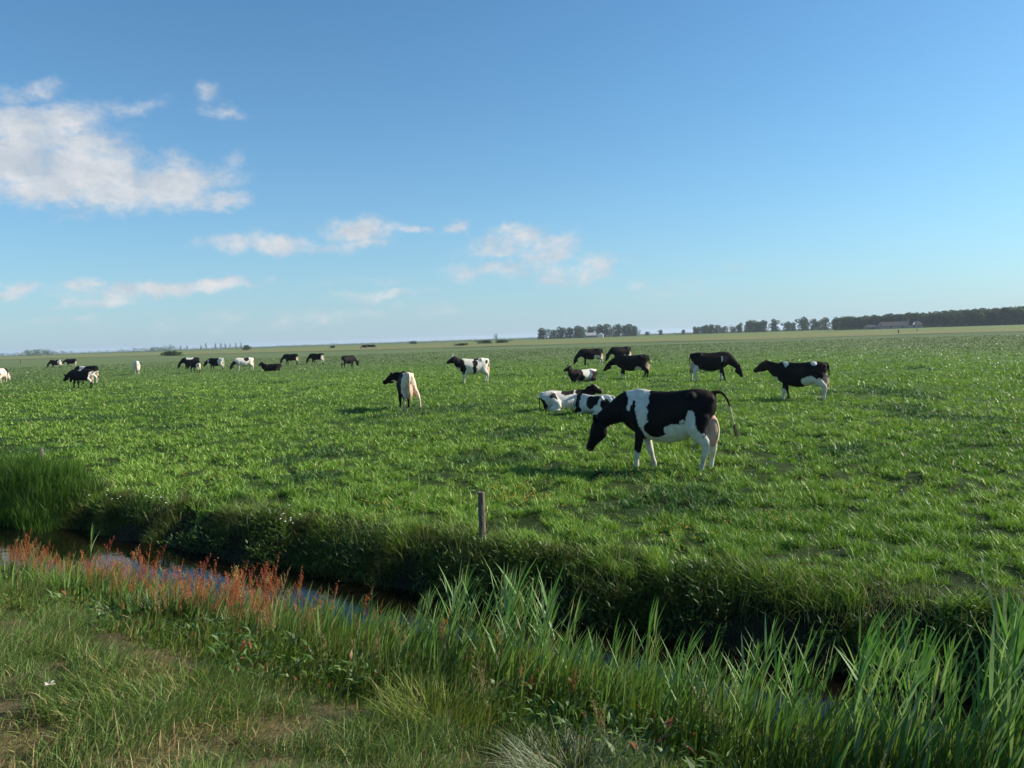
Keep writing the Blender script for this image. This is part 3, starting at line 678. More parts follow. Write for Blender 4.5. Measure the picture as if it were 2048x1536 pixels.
HEADS = {  # poll, nose (forward, side, up)
    'graze': ((1.34, 0, .64), (1.49, 0, .22)), 'near': ((1.40, 0, .84), (1.62, 0, .36)), 'half': ((1.32, 0, .93), (1.62, 0, .58)), 'level': ((1.22, 0, 1.24), (1.58, 0, .98)),
    'alert': ((1.25, 0, 1.36), (1.62, 0, 1.10)), 'up': ((1.12, 0, 1.47), (1.51, 0, 1.22))}
BLACK, _W, PINK = (.0065, .0055, .006), (.66, .61, .52), (.60, .34, .24)
def rotz(v, a_, o=(0.6, 0)):
    c, s_ = math.cos(a_), math.sin(a_); x_, y_ = v[0] - o[0], v[1] - o[1]; return (o[0] + c * x_ - s_ * y_, o[1] + s_ * x_ + c * y_, v[2])
def cow(label, px, py, heading, head='graze', size=1.0, ops=(), base='b', seed=0, voxel=.03, turn=0, legs=(.06, -.08, -.06, .09), spread=0.0, lying=False, tail=None, horns=False, headcol=None, zoff=0, group='dairy cows in the pasture', legops=(), gz=0.0, loc=None, udder=1.0, lx=1.0, sz_=1.0, WHITE=(.66, .61, .52)):
    random.seed(seed + 1000); lz = -.67 if lying else 0
    bm = bmesh.new(); Yv, Zv = Vector((0, 1, 0)), Vector((0, 0, 1))
    secs = []
    for (x_, tp, bt, hw, pc) in TRUNK:
        tp += lz; bt = bt + lz - (.035 if -.6 < x_ < .6 else 0)
        if lying: bt = max(bt, .0); hw *= 1.08
        mid = bt + (tp - bt) * .47
        secs.append((Vector((x_, 0, mid)), Yv, Zv, hw, tp - mid, mid - bt, pc))
    ring_loft(bm, secs, 22)
    poll, nose = HEADS.get(head, HEADS['graze'])
    if lying: poll, nose = ((1.00, 0, .92), (1.36, 0, .72)) if head == 'up' else ((1.04, 0, .84), (1.36, 0, .62)) if head == 'half' else ((1.15, 0, .42), (1.5, 0, .16))
    poll, nose = Vector(rotz(poll, turn)), Vector(rotz(nose, turn * 1.35))
    # neck
    b0, b1 = Vector((.50, 0, 1.10 + lz)), Vector((.80, 0, 1.12 + lz)); hd = (nose - poll).normalized()
    mid = b1.lerp(poll, .5) + Vector((0, 0, .02)); npts = [b0, b1, mid, poll - hd * .02]
    nr = [(.20, .33), (.155, .28), (.105, .195), (.085, .125)]
    sp, sr = smooth_pts(npts, nr, 3); secs = []
    for i, p_ in enumerate(sp):
        d = (sp[min(i + 1, len(sp) - 1)] - sp[max(i - 1, 0)]).normalized(); side = Zv.cross(d).normalized(); u_ = d.cross(side)
        secs.append((p_, side, u_, sr[i][0], sr[i][1], sr[i][1], .3))
    ring_loft(bm, secs, 16)
    # brisket / dewlap
    # head
    side = Zv.cross(hd).normalized(); u_ = hd.cross(side)
    if u_.z < 0 and abs(hd.z) < .99: pass
    L_ = (nose - poll).length; hs_ = []
    for t_, w, hu, hdn in ((-.14, .07, .05, .06), (-.04, .11, .10, .14), (.12, .130, .115, .22), (.28, .140, .11, .245), (.45, .118, .09, .21), (.62, .095, .075, .155), (.8, .085, .066, .112), (.92, .094, .068, .108), (1.0, .088, .058, .09), (1.05, .05, .03, .05)):
        hs_.append((poll + hd * (L_ * t_), side, u_, w, hu, hdn, .1))
    ring_loft(bm, hs_, 16)
    # ears
    for sg in (-1, 1):
        e0 = poll + side * (.08 * sg) + u_ * .03; e1 = e0 + side * (.25 * sg) + Vector((0, 0, .05)) - hd * .09
        ax = (e1 - e0).normalized(); bb = hd.cross(ax).normalized()
        ring_loft(bm, [(e0.lerp(e1, t_), hd.normalized(), bb, w, .6 * voxel + .012, .6 * voxel + .012, 0) for t_, w in ((0, .04), (.3, .075), (.65, .085), (.9, .055), (1, .02))], 10)
    # legs
    joints = {}
    if not lying:
        for i, (sx_, sg) in enumerate((('f', 1), ('f', -1), ('h', 1), ('h', -1))):
            o_ = legs[i]
            if sx_ == 'f':
                pts = [(.56, .13 * sg, 1.12), (.60, .17 * sg, .92), (.53, .165 * sg, .74), (.56 + .5 * o_, .155 * sg, .43), (.57 + .85 * o_, .15 * sg, .22), (.57 + o_, .15 * sg, .11), (.60 + o_, .15 * sg, .055), (.62 + o_, .15 * sg, .0)]
                rr = [(.10, .19), (.10, .15), (.075, .10), (.064, .074), (.038, .043), (.048, .053), (.043, .052), (.052, .062)]
            else:
                w_ = spread * (1 if sg < 0 else .2)
                pts = [(-.58, .09 * sg, 1.16), (-.57, .16 * sg, .98), (-.52, .20 * sg, .78), (-.68 + .4 * o_, (.17 + w_ * .6) * sg, .60), (-.78 + .6 * o_, (.15 + w_ * .8) * sg, .48), (-.76 + .85 * o_, (.15 + w_) * sg, .26), (-.74 + o_, (.15 + w_) * sg, .12), (-.70 + o_, (.15 + w_) * sg, .055), (-.68 + o_, (.15 + w_) * sg, .0)]
                rr = [(.09, .14), (.13, .21), (.12, .195), (.075, .115), (.054, .084), (.038, .047), (.043, .048), (.044, .054), (.053, .064)]
            sp, sr = smooth_pts(pts, rr, 2); limb(bm, sp, sr, 1, 12); joints[i] = Vector(pts[-1])
    else:
        for sg in (1, -1):
            limb(bm, *smooth_pts([(.5, .14 * sg, .5), (.5, .2 * sg, .3), (.74, .24 * sg, .10), (.50, .28 * sg, .055), (.38, .27 * sg, .05)], [.15, .10, .058, .042, .045], 3))
            limb(bm, *smooth_pts([(-.60, .15 * sg, .55), (-.45, .26 * sg, .38), (-.30, .36 * sg, .22), (-.62, .42 * sg, .09), (-.34, .44 * sg, .05), (-.18, .44 * sg, .045)], [.2, .19, .13, .062, .04, .045], 3))
    # udder
    if udder and not lying:
        ub = bmesh.ops.create_uvsphere(bm, u_segments=16, v_segments=10, radius=1)
        bmesh.ops.transform(bm, matrix=Matrix.Translation((-.58, 0, .70)) @ Matrix.Diagonal((.20 * udder, .15 * udder, .19 * udder, 1)), verts=ub['verts'])
        ub = bmesh.ops.create_uvsphere(bm, u_segments=14, v_segments=8, radius=1)
        bmesh.ops.transform(bm, matrix=Matrix.Translation((-.77, 0, .72)) @ Matrix.Diagonal((.15 * udder, .13 * udder, .28 * udder, 1)), verts=ub['verts'])
        for tx in (-.66, -.46):
            for sg in (-1, 1): limb(bm, [(tx, .08 * sg, .58), (tx, .085 * sg, .53), (tx, .085 * sg, .47)], [.03, .024, .018], 1, 8)
    elif lying:
        ub = bmesh.ops.create_uvsphere(bm, u_segments=14, v_segments=8, radius=1)
        bmesh.ops.transform(bm, matrix=Matrix.Translation((-.52, .12, .2)) @ Matrix.Diagonal((.26, .3, .2, 1)), verts=ub['verts'])
    # hip bones
    for sg in (-1, 1):
        ub = bmesh.ops.create_uvsphere(bm, u_segments=10, v_segments=8, radius=.09)
        bmesh.ops.transform(bm, matrix=Matrix.Translation((-.44, .155 * sg, 1.30 + lz)), verts=ub['verts'])
        ub = bmesh.ops.create_uvsphere(bm, u_segments=10, v_segments=8, radius=.07)
        bmesh.ops.transform(bm, matrix=Matrix.Translation((-.80, .10 * sg, 1.24 + lz)), verts=ub['verts'])
    # tail
    if tail is None: tail = [(-.80, 0, 1.36 + lz), (-.90, 0, 1.30 + lz), (-.93, .01, 1.0 + lz), (-.92, .02, max(.75 + lz, .1)), (-.91, .0, max(.62 + lz, .06))]
    limb(bm, *smooth_pts(tail, [.042, .034, .026, .021, .018][:len(tail)], 3), 1, 8)
    bmesh.ops.recalc_face_normals(bm, faces=bm.faces)
    if lying:
        for v in bm.verts: v.co.z = max(v.co.z, .004)
    me = bpy.data.meshes.new('tmp'); bm.to_mesh(me); bm.free()
    tmp = bpy.data.objects.new('tmp', me); COL.objects.link(tmp)
    md = tmp.modifiers.new('r', 'REMESH'); md.mode = 'VOXEL'; md.voxel_size = voxel
    sm = tmp.modifiers.new('s', 'SMOOTH'); sm.factor = .5; sm.iterations = 8 if voxel < .02 else 4 if voxel < .03 else 2
    dg = bpy.context.evaluated_depsgraph_get(); me2 = bpy.data.meshes.new_from_object(tmp.evaluated_get(dg)); me2.name = 'body'
    bpy.data.objects.remove(tmp); bpy.data.meshes.remove(me)
    nv = len(me2.vertices); co = np.zeros(nv * 3, np.float32); me2.vertices.foreach_get('co', co); co = co.reshape(-1, 3).astype(float)
    q = co.copy(); q[:, 2] -= lz
    wob = np.stack([fbm(q[:, 0] * 4.5 + seed, q[:, 1] * 4.5, q[:, 2] * 4.5, seed=seed + j * 7, o=3) - .5 for j in range(3)], 1) * .22
    qw = q + wob; white = np.full(nv, 1.0 if base == 'w' else 0.0)
    for kind, c_, r_ in ops:
        ln = (((qw - np.array(c_)) / np.array(r_)) ** 2).sum(1); white[ln < 1] = 1.0 if kind == 'w' else 0.0
    if lying:
        pass
    if headcol is not None:
        hv_ = (co - np.array(poll)) @ np.array(hd); nb = np.linalg.norm(co - np.array(poll.lerp(nose, .4)), axis=1) < .42
        white[nb & (hv_ > -.12)] = headcol
        blz = nb & (hv_ > .02) & (hv_ < .22) & (np.abs((co - np.array(poll)) @ np.array(side)) < .05) & (((co - np.array(poll)) @ np.array(u_)) > .02)
        white[blz] = 1.0
    br_ = sstep(.45, .75, fbm(q[:, 0] * 2.2 + 3, q[:, 1] * 2.2, q[:, 2] * 2.2, seed=seed + 60)) * sstep(.8, 1.3, q[:, 2])
    dirt = sstep(.55, .2, q[:, 2]) * sstep(.35, .6, fbm(q[:, 0] * 7, q[:, 1] * 7, q[:, 2] * 5, seed=seed + 61)) * .45
    blk = np.array(BLACK)[None] + br_[:, None] * np.array((.022, .012, .006))
    wht = np.array(WHITE)[None] * (.86 + .2 * fbm(q[:, 0] * 3, q[:, 1] * 3, q[:, 2] * 3, seed=seed + 62))[:, None]
    wht = wht * (1 - dirt[:, None]) + np.array((.20, .16, .09)) * dirt[:, None]
    Cc = white[:, None] * wht + (1 - white[:, None]) * blk
    # udder skin
    if not lying and udder:
        dm = np.minimum((((co - np.array((-.62, 0, .68))) / np.array((.18, .16, .21))) ** 2).sum(1), (((co - np.array((-.78, 0, .70))) / np.array((.18, .14, .31))) ** 2).sum(1))
        pk = (dm < 1.1) & (np.abs(co[:, 1]) < .15) & (co[:, 2] < .98); Cc[pk] = PINK
    hv_ = ((co - np.array(poll)) @ np.array(hd)) / L_; mz = (hv_ > .93) & (np.linalg.norm(co - np.array(nose), axis=1) < .12); Cc[mz] = (.05, .04, .04)
    tl = (co[:, 0] < -.885) & (q[:, 2] < (1.12 if len(ops) > 9 else .86)); Cc[tl & ~((co[:, 2] < .5))] = (.55, .50, .30)
    set_col(me2, Cc); me2.materials.clear(); me2.materials.append(M_coat); me2.polygons.foreach_set('use_smooth', [True] * len(me2.polygons))
    p_ = loc if loc is not None else gp(px, py); root = empty('cow', (p_.x, p_.y, zat(p_.x, p_.y) + zoff - (.0 if lying else .04)), R(heading)); root.scale = (size * lx, size, size * sz_)
    tag(root, label, 'cow', group)
    link('body', me2, root)
    if voxel <= .03:
        for sg in (-1, 1):
            e = bmesh.new(); bmesh.ops.create_uvsphere(e, u_segments=10, v_segments=8, radius=.022)
            c_ = poll + hd * (L_ * .26) + side * (.105 * sg) + u_ * .03; bmesh.ops.translate(e, verts=e.verts, vec=c_); m_ = bpy.data.meshes.new('eye'); e.to_mesh(m_); m_.materials.append(M_eye); link('eye', m_, root)
        if not lying:
            for i in range(4):
                e = bmesh.new(); j = joints[i]
                ring_loft(e, [(j + Vector((.0, 0, .10)), Vector((0, 1, 0)), Vector((1, 0, 0)), .047, .05, .048, 0), (j + Vector((.012, 0, .05)), Vector((0, 1, 0)), Vector((1, 0, 0)), .054, .068, .056, 0), (j + Vector((.02, 0, -.01)), Vector((0, 1, 0)), Vector((1, 0, 0)), .058, .08, .06, 0)], 12)
                m_ = bpy.data.meshes.new('hoof'); e.to_mesh(m_); m_.materials.append(M_hoof); link('hoof', m_, root)
    # tail switch
    tp_ = Vector(tail[-1]); td = (Vector(tail[-1]) - Vector(tail[-2])).normalized(); hn = 90 if voxel <= .03 else 30
    P = np.tile(np.array(tp_ - td * .03), (hn, 1)) + rng.normal(0, .008, (hn, 3)); V_, F_ = [], []
    for k in range(hn):
        e0 = Vector(P[k]); e1 = e0 + td * random.uniform(.14, .26) + Vector((random.gauss(0, .025), random.gauss(0, .025), -.02)); 
        if lying: e1.z = max(e1.z, .02)
        b_ = len(V_); sdv = Vector((random.gauss(0, 1), random.gauss(0, 1), 0)).normalized() * .006; V_ += [tuple(e0 - sdv), tuple(e0 + sdv), tuple(e1)]; F_.append((b_, b_ + 1, b_ + 2))
    tw = (.62, .53, .36) if (base == 'w' or seed % 3) else (.10, .08, .06)
    mesh_obj('tail_switch', V_, F_, M_grass, root, col=np.tile(tw, (len(V_), 1)))
    if horns:
        for sg in (-1, 1):
            e = bmesh.new(); h0 = poll + side * (.06 * sg) + u_ * .07
            pts = [h0, h0 + side * (.09 * sg) + Vector((0, 0, .05)), h0 + side * (.12 * sg) + Vector((0, 0, .14)), h0 + side * (.09 * sg) + Vector((0, 0, .24))]
            limb(e, *smooth_pts(pts, [.024, .02, .014, .003], 3), 1, 8); m_ = bpy.data.meshes.new('horn'); e.to_mesh(m_); m_.materials.append(M_horn); link('horn', m_, root)
    return root
LEGW = [('w', (.57, 0, .18), (.3, .4, .24)), ('w', (-.72, 0, .2), (.35, .4, .30))]
BEL = [('w', (-.1, 0, .52), (.62, .4, .16))]

# the big one in front
cow('large black and white cow grazing nearest the camera, tail swung out', 0, 0, 156, 'near', 1.0, voxel=.019, seed=3, loc=(gp(1342, 939)), legs=(.05, -.22, .14, .02), group=None, lx=.95, sz_=1.05,
    tail=[(-.80, 0, 1.36), (-.95, -.04, 1.36), (-1.06, -.08, 1.21), (-1.12, -.10, .98), (-1.17, -.11, .78)],
    ops=[('w', (.58, .2, 1.38), (.22, .6, .17)), ('w', (.70, .2, 1.22), (.05, .5, .15)), ('w', (.46, .2, 1.08), (.10, .5, .35)), ('w', (.40, .2, .76), (.14, .5, .20)), ('w', (.0, .1, .54), (.72, .6, .19)), ('b', (.18, .25, .80), (.23, .5, .17)),
         ('w', (-.28, .2, .72), (.36, .5, .16)), ('w', (-.42, .3, .90), (.09, .4, .15)), ('w', (-.75, 0, .30), (.45, .5, .46)), ('b', (-.66, .3, .92), (.15, .4, .20)), ('b', (.57, .15, .62), (.14, .25, .24)), ('w', (.60, 0, .18), (.5, .5, .23)), ('w', (.36, -.15, .48), (.2, .12, .28)), ('b', (.98, 0, .8), (.22, .4, .5))])
cow('mostly white cow with horns standing with its head up in mid field', 948, 766, 198, 'up', 1.0, base='w', seed=4, voxel=.028, legs=(.02, -.05, .0, .03), horns=True, headcol=0, group=None,
    ops=[('b', (.86, 0, 1.2), (.30, .5, .32)), ('b', (.66, 0, .85), (.18, .5, .34)), ('b', (-.05, .3, 1.15), (.17, .3, .17)), ('b', (-.15, .2, 1.38), (.17, .3, .10)), ('b', (.0, .3, .78), (.10, .3, .30)), ('b', (-.72, .2, 1.22), (.11, .3, .11)), ('b', (-.42, .2, 1.36), (.06, .2, .06)), ('b', (1.3, 0, 1.4), (.4, .4, .4))])
cow('cream-rumped cow seen from behind, right hind leg spread, head to the left', 814, 819, 106, 'level', .98, seed=5, voxel=.024, turn=.55, WHITE=(.72, .56, .42), spread=.22, legs=(.05, -.05, .02, .0), group=None,
    ops=[('w', (-.75, -.05, 1.0), (.75, .5, 1.2)), ('b', (-.25, .30, 1.0), (.45, .16, .55)), ('b', (-.5, .33, .5), (.5, .15, .3)), ('w', (1.1, .1, 1.1), (.1, .3, .12))])
cow('dark cow with grey flank grazing left, left one of two behind the lying cows', 1184, 731, 186, 'graze', 1.0, seed=6, ops=[('w', (-.35, 0, .72), (.28, .5, .17)), ('w', (-.72, 0, .3), (.3, .5, .40))])
cow('dark cow partly hidden behind the black cow, farthest of the three', 1243, 724, 195, 'graze', 1.0, seed=7, ops=[('w', (-.25, 0, .60), (.2, .5, .14)), ('w', (-.72, 0, .6), (.3, .5, .12))])
cow('black cow with lowered head standing left of the far right pair', 1266, 758, 172, 'half', .97, seed=8, ops=[('w', (-.3, 0, .62), (.22, .5, .14)), ('w', (.6, 0, .2), (.2, .5, .16))], legs=(.1, -.12, -.06, .1))
cow('black cow grazing to the right with a whitish hind leg', 1420, 763, -9, 'graze', 1.03, seed=9, voxel=.026, legs=(.12, -.10, -.08, .10), group=None, ops=[('w', (-.70, 0, .42), (.34, .5, .56)), ('w', (.5, 0, .22), (.1, .5, .2)), ('w', (.55, -.3, 1.12), (.05, .2, .16))])
cow('black cow with a white shoulder patch and raised head, rightmost of the herd', 1603, 799, 158, 'alert', .96, seed=10, voxel=.024, legs=(.04, -.12, -.02, .02), horns=False, group=None,
    ops=[('w', (.55, .1, 1.38), (.10, .4, .18)), ('w', (-.40, .2, 1.36), (.15, .25, .10)), ('w', (-.30, .2, .70), (.30, .5, .22)), ('w', (-.55, .2, .55), (.3, .5, .25)), ('w', (-.75, 0, .2), (.35, .5, .30)), ('w', (.6, 0, .2), (.14, .5, .3)), ('w', (.86, 0, .78), (.1, .3, .1))])
cow('black-fronted cow lying with its head up, white along its back', 1168, 764, 204, 'up', .86, seed=11, lying=True, headcol=0, group=None, ops=[('w', (-.1, 0, 1.05), (.35, .6, .5)), ('w', (-.5, 0, 1.4), (.5, .5, .2)), ('b', (-.5, .2, .95), (.25, .4, .2))])
cow('white cow with brown-grey back patch lying, dark head turned to the right', 1130, 820, 8, 'half', .92, seed=12, voxel=.026, lying=True, headcol=0, base='w', group=None, turn=-.1, ops=[('b', (.1, 0, 1.36), (.26, .3, .22)), ('b', (-.45, -.3, 1.2), (.12, .2, .14)), ('b', (.8, 0, 1.1), (.42, .5, .5)), ('b', (-.85, 0, .9), (.2, .4, .3))])
cow('white-bellied cow lying in front of the other one beside the large cow', 1190, 830, 138, 'low', .82, seed=13, voxel=.024, lying=True, headcol=0, base='w', group=None, turn=-.9, ops=[('b', (.62, 0, .95), (.14, .6, .6)), ('b', (-.1, .25, 1.2), (.30, .4, .28)), ('b', (-.66, .2, 1.1), (.16, .4, .2)), ('w', (-.1, 0, 1.45), (.6, .12, .1)), ('b', (1.1, 0, 1), (.3, .5, .5))])
cow('black cow with a white blaze over the back grazing at the left, front of two', 166, 776, 166, 'half', .95, seed=14, ops=[('w', (.1, 0, 1.4), (.12, .5, .12)), ('w', (-.8, 0, .8), (.14, .4, .5)), ('w', (-.1, 0, .5), (.4, .5, .1))])
cow('cow with white withers behind the grazing black cow at the left', 176, 768, 172, 'graze', 1.0, seed=15, ops=[('w', (.35, 0, 1.35), (.25, .5, .22)), ('w', (-.75, 0, .5), (.4, .4, .5))])
cow('pinkish white cow cut off by the left edge of the photo', 5, 765, 100, 'graze', .95, seed=16, base='w', WHITE=(.72, .55, .44), ops=[('b', (-.7, .12, 1.25), (.2, .12, .1)), ('b', (.7, 0, 1.1), (.4, .6, .5))])
FARG = 'distant cows at the left'
cow('small far cow with a white rear grazing left, left of a pair', 113, 736, 184, 'graze', 1.0, seed=17, voxel=.045, ops=[('w', (-.6, 0, .9), (.35, .5, .5)), ('w', (.1, 0, 1.4), (.12, .4, .1))])
cow('small far black cow, right of the pair at the left', 143, 733, 182, 'half', 1.0, seed=18, voxel=.045, ops=[('w', (-.75, 0, .3), (.3, .5, .35))])
cow('white cow grazing away from the camera, alone at the left', 274, 749, 118, 'graze', 1.02, seed=19, voxel=.035, base='w', ops=[('b', (1.5, 0, .4), (.3, .4, .5))])
cow('dark cow in front of a white-backed one in the left middle distance', 391, 746, 140, 'half', .92, seed=20, voxel=.035, ops=[('w', (-.8, 0, .7), (.2, .4, .4)), ('w', (-.1, 0, .5), (.4, .5, .12))])
cow('white-backed cow behind a dark one in the left middle distance', 383, 738, 196, 'graze', 1.02, seed=21, voxel=.035, ops=[('w', (.1, 0, 1.35), (.45, .5, .22)), ('w', (-.7, 0, .5), (.3, .5, .5))])
cow('cow with black front and white rear, level head to the left', 434, 740, 168, 'half', 1.0, seed=22, voxel=.035, ops=[('w', (-.62, 0, .95), (.34, .6, .8)), ('w', (.95, 0, 1.1), (.08, .4, .2))])
cow('white cow with black saddle patch grazing left', 490, 741, 205, 'graze', .98, seed=23, voxel=.035, base='w', ops=[('b', (-.15, 0, 1.25), (.28, .5, .26)), ('b', (1.3, 0, .7), (.5, .4, .5))])
cow('dark brownish cow lying down in the left middle distance', 545, 742, 182, 'half', .98, seed=24, voxel=.035, lying=True, headcol=0, ops=[('w', (.45, 0, 1.42), (.1, .3, .08))])
cow('all black cow grazing to the left on the skyline side of the lying one', 583, 729, 176, 'graze', .98, seed=25, voxel=.04, ops=[('w', (-.8, 0, .7), (.12, .3, .3))])
cow('black cow with white rump grazing left, between two black cows', 635, 728, 172, 'graze', .98, seed=26, voxel=.04, ops=[('w', (-.75, 0, .7), (.22, .5, .5)), ('w', (-.1, 0, 1.42), (.1, .3, .08)), ('w', (-.1, 0, .5), (.4, .5, .12))])
cow('short black cow facing away, right of the grazing pair', 697, 736, 55, 'graze', .92, seed=27, voxel=.035, ops=[])
for i, (px, dd_, hd_, lb) in enumerate(((729, 330, 190, 'leftmost dark cow of the tiny group near the horizon'), (737, 345, 160, 'middle dark cow of the tiny group near the horizon'), (744, 335, 10, 'rightmost dark cow of the tiny group near the horizon'), (666, 390, 180, 'tiny dark cow alone near the horizon, left of the group'))):
    cow(lb, 0, 0, hd_, 'graze', 1.15, seed=30 + i, voxel=.06, loc=far_at(px, dd_), ops=[('w', (-.75, 0, .3), (.3, .5, .2))])

# ------------------------------------------------------------------ trees
def crown_arrays(seed, w, h, n_leaf, leafs, lobes=9, c0=(.030, .065, .014), c1=(.080, .135, .030), base=.0):
    r_ = np.random.default_rng(seed); L_ = []
    for i in range(lobes):
        a_ = r_.uniform(0, 6.28); rr = r_.uniform(.05, .33) * w; zz = h * (base + (1 - base) * (i + .5 + r_.uniform(-.4, .4)) / lobes * .86); L_.append((rr * math.cos(a_), rr * math.sin(a_), zz, w * r_.uniform(.19, .30), h * r_.uniform(.13, .21)))
    P, Cc = [], []
    for (lx, ly, lz_, lw, lh) in L_:
        k = n_leaf // lobes; d = r_.normal(0, 1, (k, 3)); d /= np.linalg.norm(d, axis=1)[:, None]; rad = r_.uniform(.45, 1, k) ** .5
        P.append(np.stack([lx + d[:, 0] * lw * rad, ly + d[:, 1] * lw * rad, lz_ + d[:, 2] * lh * rad], 1)); Cc.append(mixc(c0, c1, np.clip(r_.normal(.45, .25, k) + r_.normal(0, .15), 0, 1)))
    P = np.concatenate(P); Cc = np.concatenate(Cc); n_ = len(P)
    a1 = r_.normal(0, 1, (n_, 3)); a1 /= np.linalg.norm(a1, axis=1)[:, None]; a2 = np.cross(a1, r_.normal(0, 1, (n_, 3))); a2 /= np.linalg.norm(a2, axis=1)[:, None]
    sz = leafs * r_.uniform(.6, 1.5, (n_, 1))
    V_ = np.stack([P - a1 * sz, P + a2 * sz * .7, P + a1 * sz, P - a2 * sz * .7], 1).reshape(-1, 3)
    return V_, np.full(n_, 4), np.arange(n_ * 4), np.repeat(Cc, 4, 0)
def trunk_mesh(h, r, seed):
    random.seed(seed); V_, F_, C_ = [], [], []
    tube(V_, F_, C_, [(0, 0, -.3), (0.1, 0, h * .3), (-.05, .1, h * .6), (.1, 0, h * .85)], [r, r * .8, r * .5, r * .15], (.06, .05, .04), 7)
    for k in range(5):
        a_ = k * 1.3 + random.random(); z = h * random.uniform(.25, .5); tube(V_, F_, C_, [(0, 0, z), (math.cos(a_) * h * .14, math.sin(a_) * h * .14, z + h * .16), (math.cos(a_) * h * .2, math.sin(a_) * h * .2, z + h * .32)], [r * .4, r * .25, r * .06], (.06, .05, .04), 5)
    me = bpy.data.meshes.new('trunk'); me.from_pydata(V_, [], F_); me.materials.append(M_bark); return me
CR, TR = [], [trunk_mesh(1, .028, i) for i in range(3)]
for i in range(7):
    CR.append(big_mesh('crown', *crown_arrays(500 + i, 1.0, 1.0, 1900, .036, 12 + i % 4), M_crown))
CRl = [big_mesh('crown', *crown_arrays(520 + i, .8, 1.0, 420, .026, 9, base=.25), M_crown) for i in range(3)]
CRred = big_mesh('crown', *crown_arrays(540, 1.0, 1.0, 1300, .032, 10, (.04, .028, .018), (.08, .055, .032)), M_crown)
def tree(px, d, h, w, label, group=None, crown=None, name='tree'):
    p_ = far_at(px, d); e = empty(name, (p_.x, p_.y, zat(p_.x, p_.y)), random.uniform(0, 6.28)); tag(e, label, 'tree', group)
    c_ = link('crown', crown or random.choice(CR), e); c_.scale = (w, w, h); t_ = link('trunk', random.choice(TR), e); t_.scale = (h, h, h)
    return e
random.seed(5)
G1 = 'trees round the middle farmstead'
for px, d, h, w in ((1088, 850, 12.5, 12), (1108, 860, 10, 12), (1124, 850, 13, 12), (1140, 850, 12, 11), (1153, 845, 14, 10), (1163, 850, 12, 11)):
    tree(px, d, h, w * 1.15, 'dark rounded tree in the row left of the middle barn', G1)
for px, d, h, w in ((1183, 900, 13, 12), (1195, 905, 15, 12), (1210, 905, 15.5, 13), (1236, 900, 14.5, 13), (1250, 890, 13.5, 12), (1262, 880, 14, 12), (1270, 870, 12, 8)):
    tree(px, d, h, w * 1.15, 'green tree standing behind or right of the middle barn', G1)
tree(1225, 860, 11, 9, 'reddish-brown leaved tree right of the middle barn', None, CRred)
tree(1279, 950, 8, 6, 'thin open tree just right of the middle tree group', None, CRl[0]); tree(1295, 950, 5, 7, 'low dark bush on the horizon right of the middle tree group', None)
tree(1320, 950, 6.5, 6, 'lone tiny tree on the open horizon between the two tree groups'); tree(1367, 950, 6, 6, 'tiny tree at the left end of the long hedge row')
random.seed(6)
for i in range(20):
    px = 1390 + i * 7.1 + random.uniform(-2, 2); tree(px, 900 + random.uniform(-30, 30), random.uniform(7, 11) + (i > 12) * 1, random.uniform(6, 11), 'small hazy tree in the low row along the right horizon', 'low tree row on the right horizon', random.choice(CR + CRl))
for px, h, w in ((1500, 13, 11), (1512, 12, 11), (1528, 12, 11), (1548, 13, 11), (1572, 10, 10), (1583, 9, 9), (1603, 14, 12), (1612, 12, 11), (1628, 12, 11), (1640, 11, 10), (1651, 13, 10)):
    tree(px, 800 + random.uniform(-20, 20), h, w, 'round-crowned tree in the row between the low hedge trees and the wood', 'larger trees left of the wood')
for i in range(56):
    px = 1675 + i * 6.9 + random.uniform(-2, 2); d = 640 - i * 2.0 + random.uniform(-8, 8); k_ = i / 55
    tree(px, d, (10.4 + 2 * k_) * random.uniform(.9, 1.08), random.uniform(8.5, 12), 'dense tree in the front edge of the wood at the right', 'edge trees of the right wood')
# the mass of the wood behind its edge
arr = []
for i in range(230):
    px = 1672 + random.uniform(0, 1) * 480; d = 665 - (px - 1672) * .28 + random.uniform(15, 110); p_ = far_at(px, d); hh = (11.0 + 2.0 * (px - 1672) / 376) * random.uniform(.88, 1.1)
    v_, s_, i_, c_ = crown_arrays(700 + i % 11, 12, hh, 420, .5, 8, base=.0); v_ = v_ + np.array((p_.x, p_.y, 0)); arr.append((v_, s_, i_, c_))
V_, S_, I_, C_ = merge(arr); tag(link('far_wood', big_mesh('far_wood', V_, S_, I_, C_, M_crown)), kind='stuff')
arr = []
def hedge(px0, px1, d, h, step):
    px = px0
    while px < px1:
        p_ = far_at(px, d * random.uniform(.96, 1.04)); hh = h * random.uniform(.6, 1.25); v_, s_, i_, c_ = crown_arrays(800 + int(px) % 9, hh * 2.0, hh, 110, hh * .07, 6, base=-.2); arr.append((v_ + np.array((p_.x, p_.y, 0)), s_, i_, c_)); px += step
hedge(1672, 2100, 560, 1.6, 3); hedge(1350, 1670, 760, 1.8, 3); hedge(-60, 130, 1500, 7, 4); hedge(130, 240, 1500, 5, 4); hedge(240, 350, 1450, 7, 4); hedge(350, 480, 1500, 4.5, 3.5); hedge(480, 1080, 1500, 3.4, 3); hedge(1080, 1380, 1100, 2.4, 3); hedge(50, 105, 1250, 9, 4); hedge(-150, -60, 1500, 6, 5); hedge(300, 342, 1250, 8, 5)
V_, S_, I_, C_ = merge(arr); tag(link('horizon_hedges', big_mesh('horizon_hedges', V_, S_, I_, C_, M_crown)), kind='stuff')
random.seed(8)
for px in (361, 374, 402, 412, 431, 442, 451, 460, 472, 482): tree(px, 1250, random.uniform(8, 12), random.uniform(5, 7), 'thin upright tree in the sparse line on the left horizon', 'sparse tree line on the left horizon', random.choice(CRl))
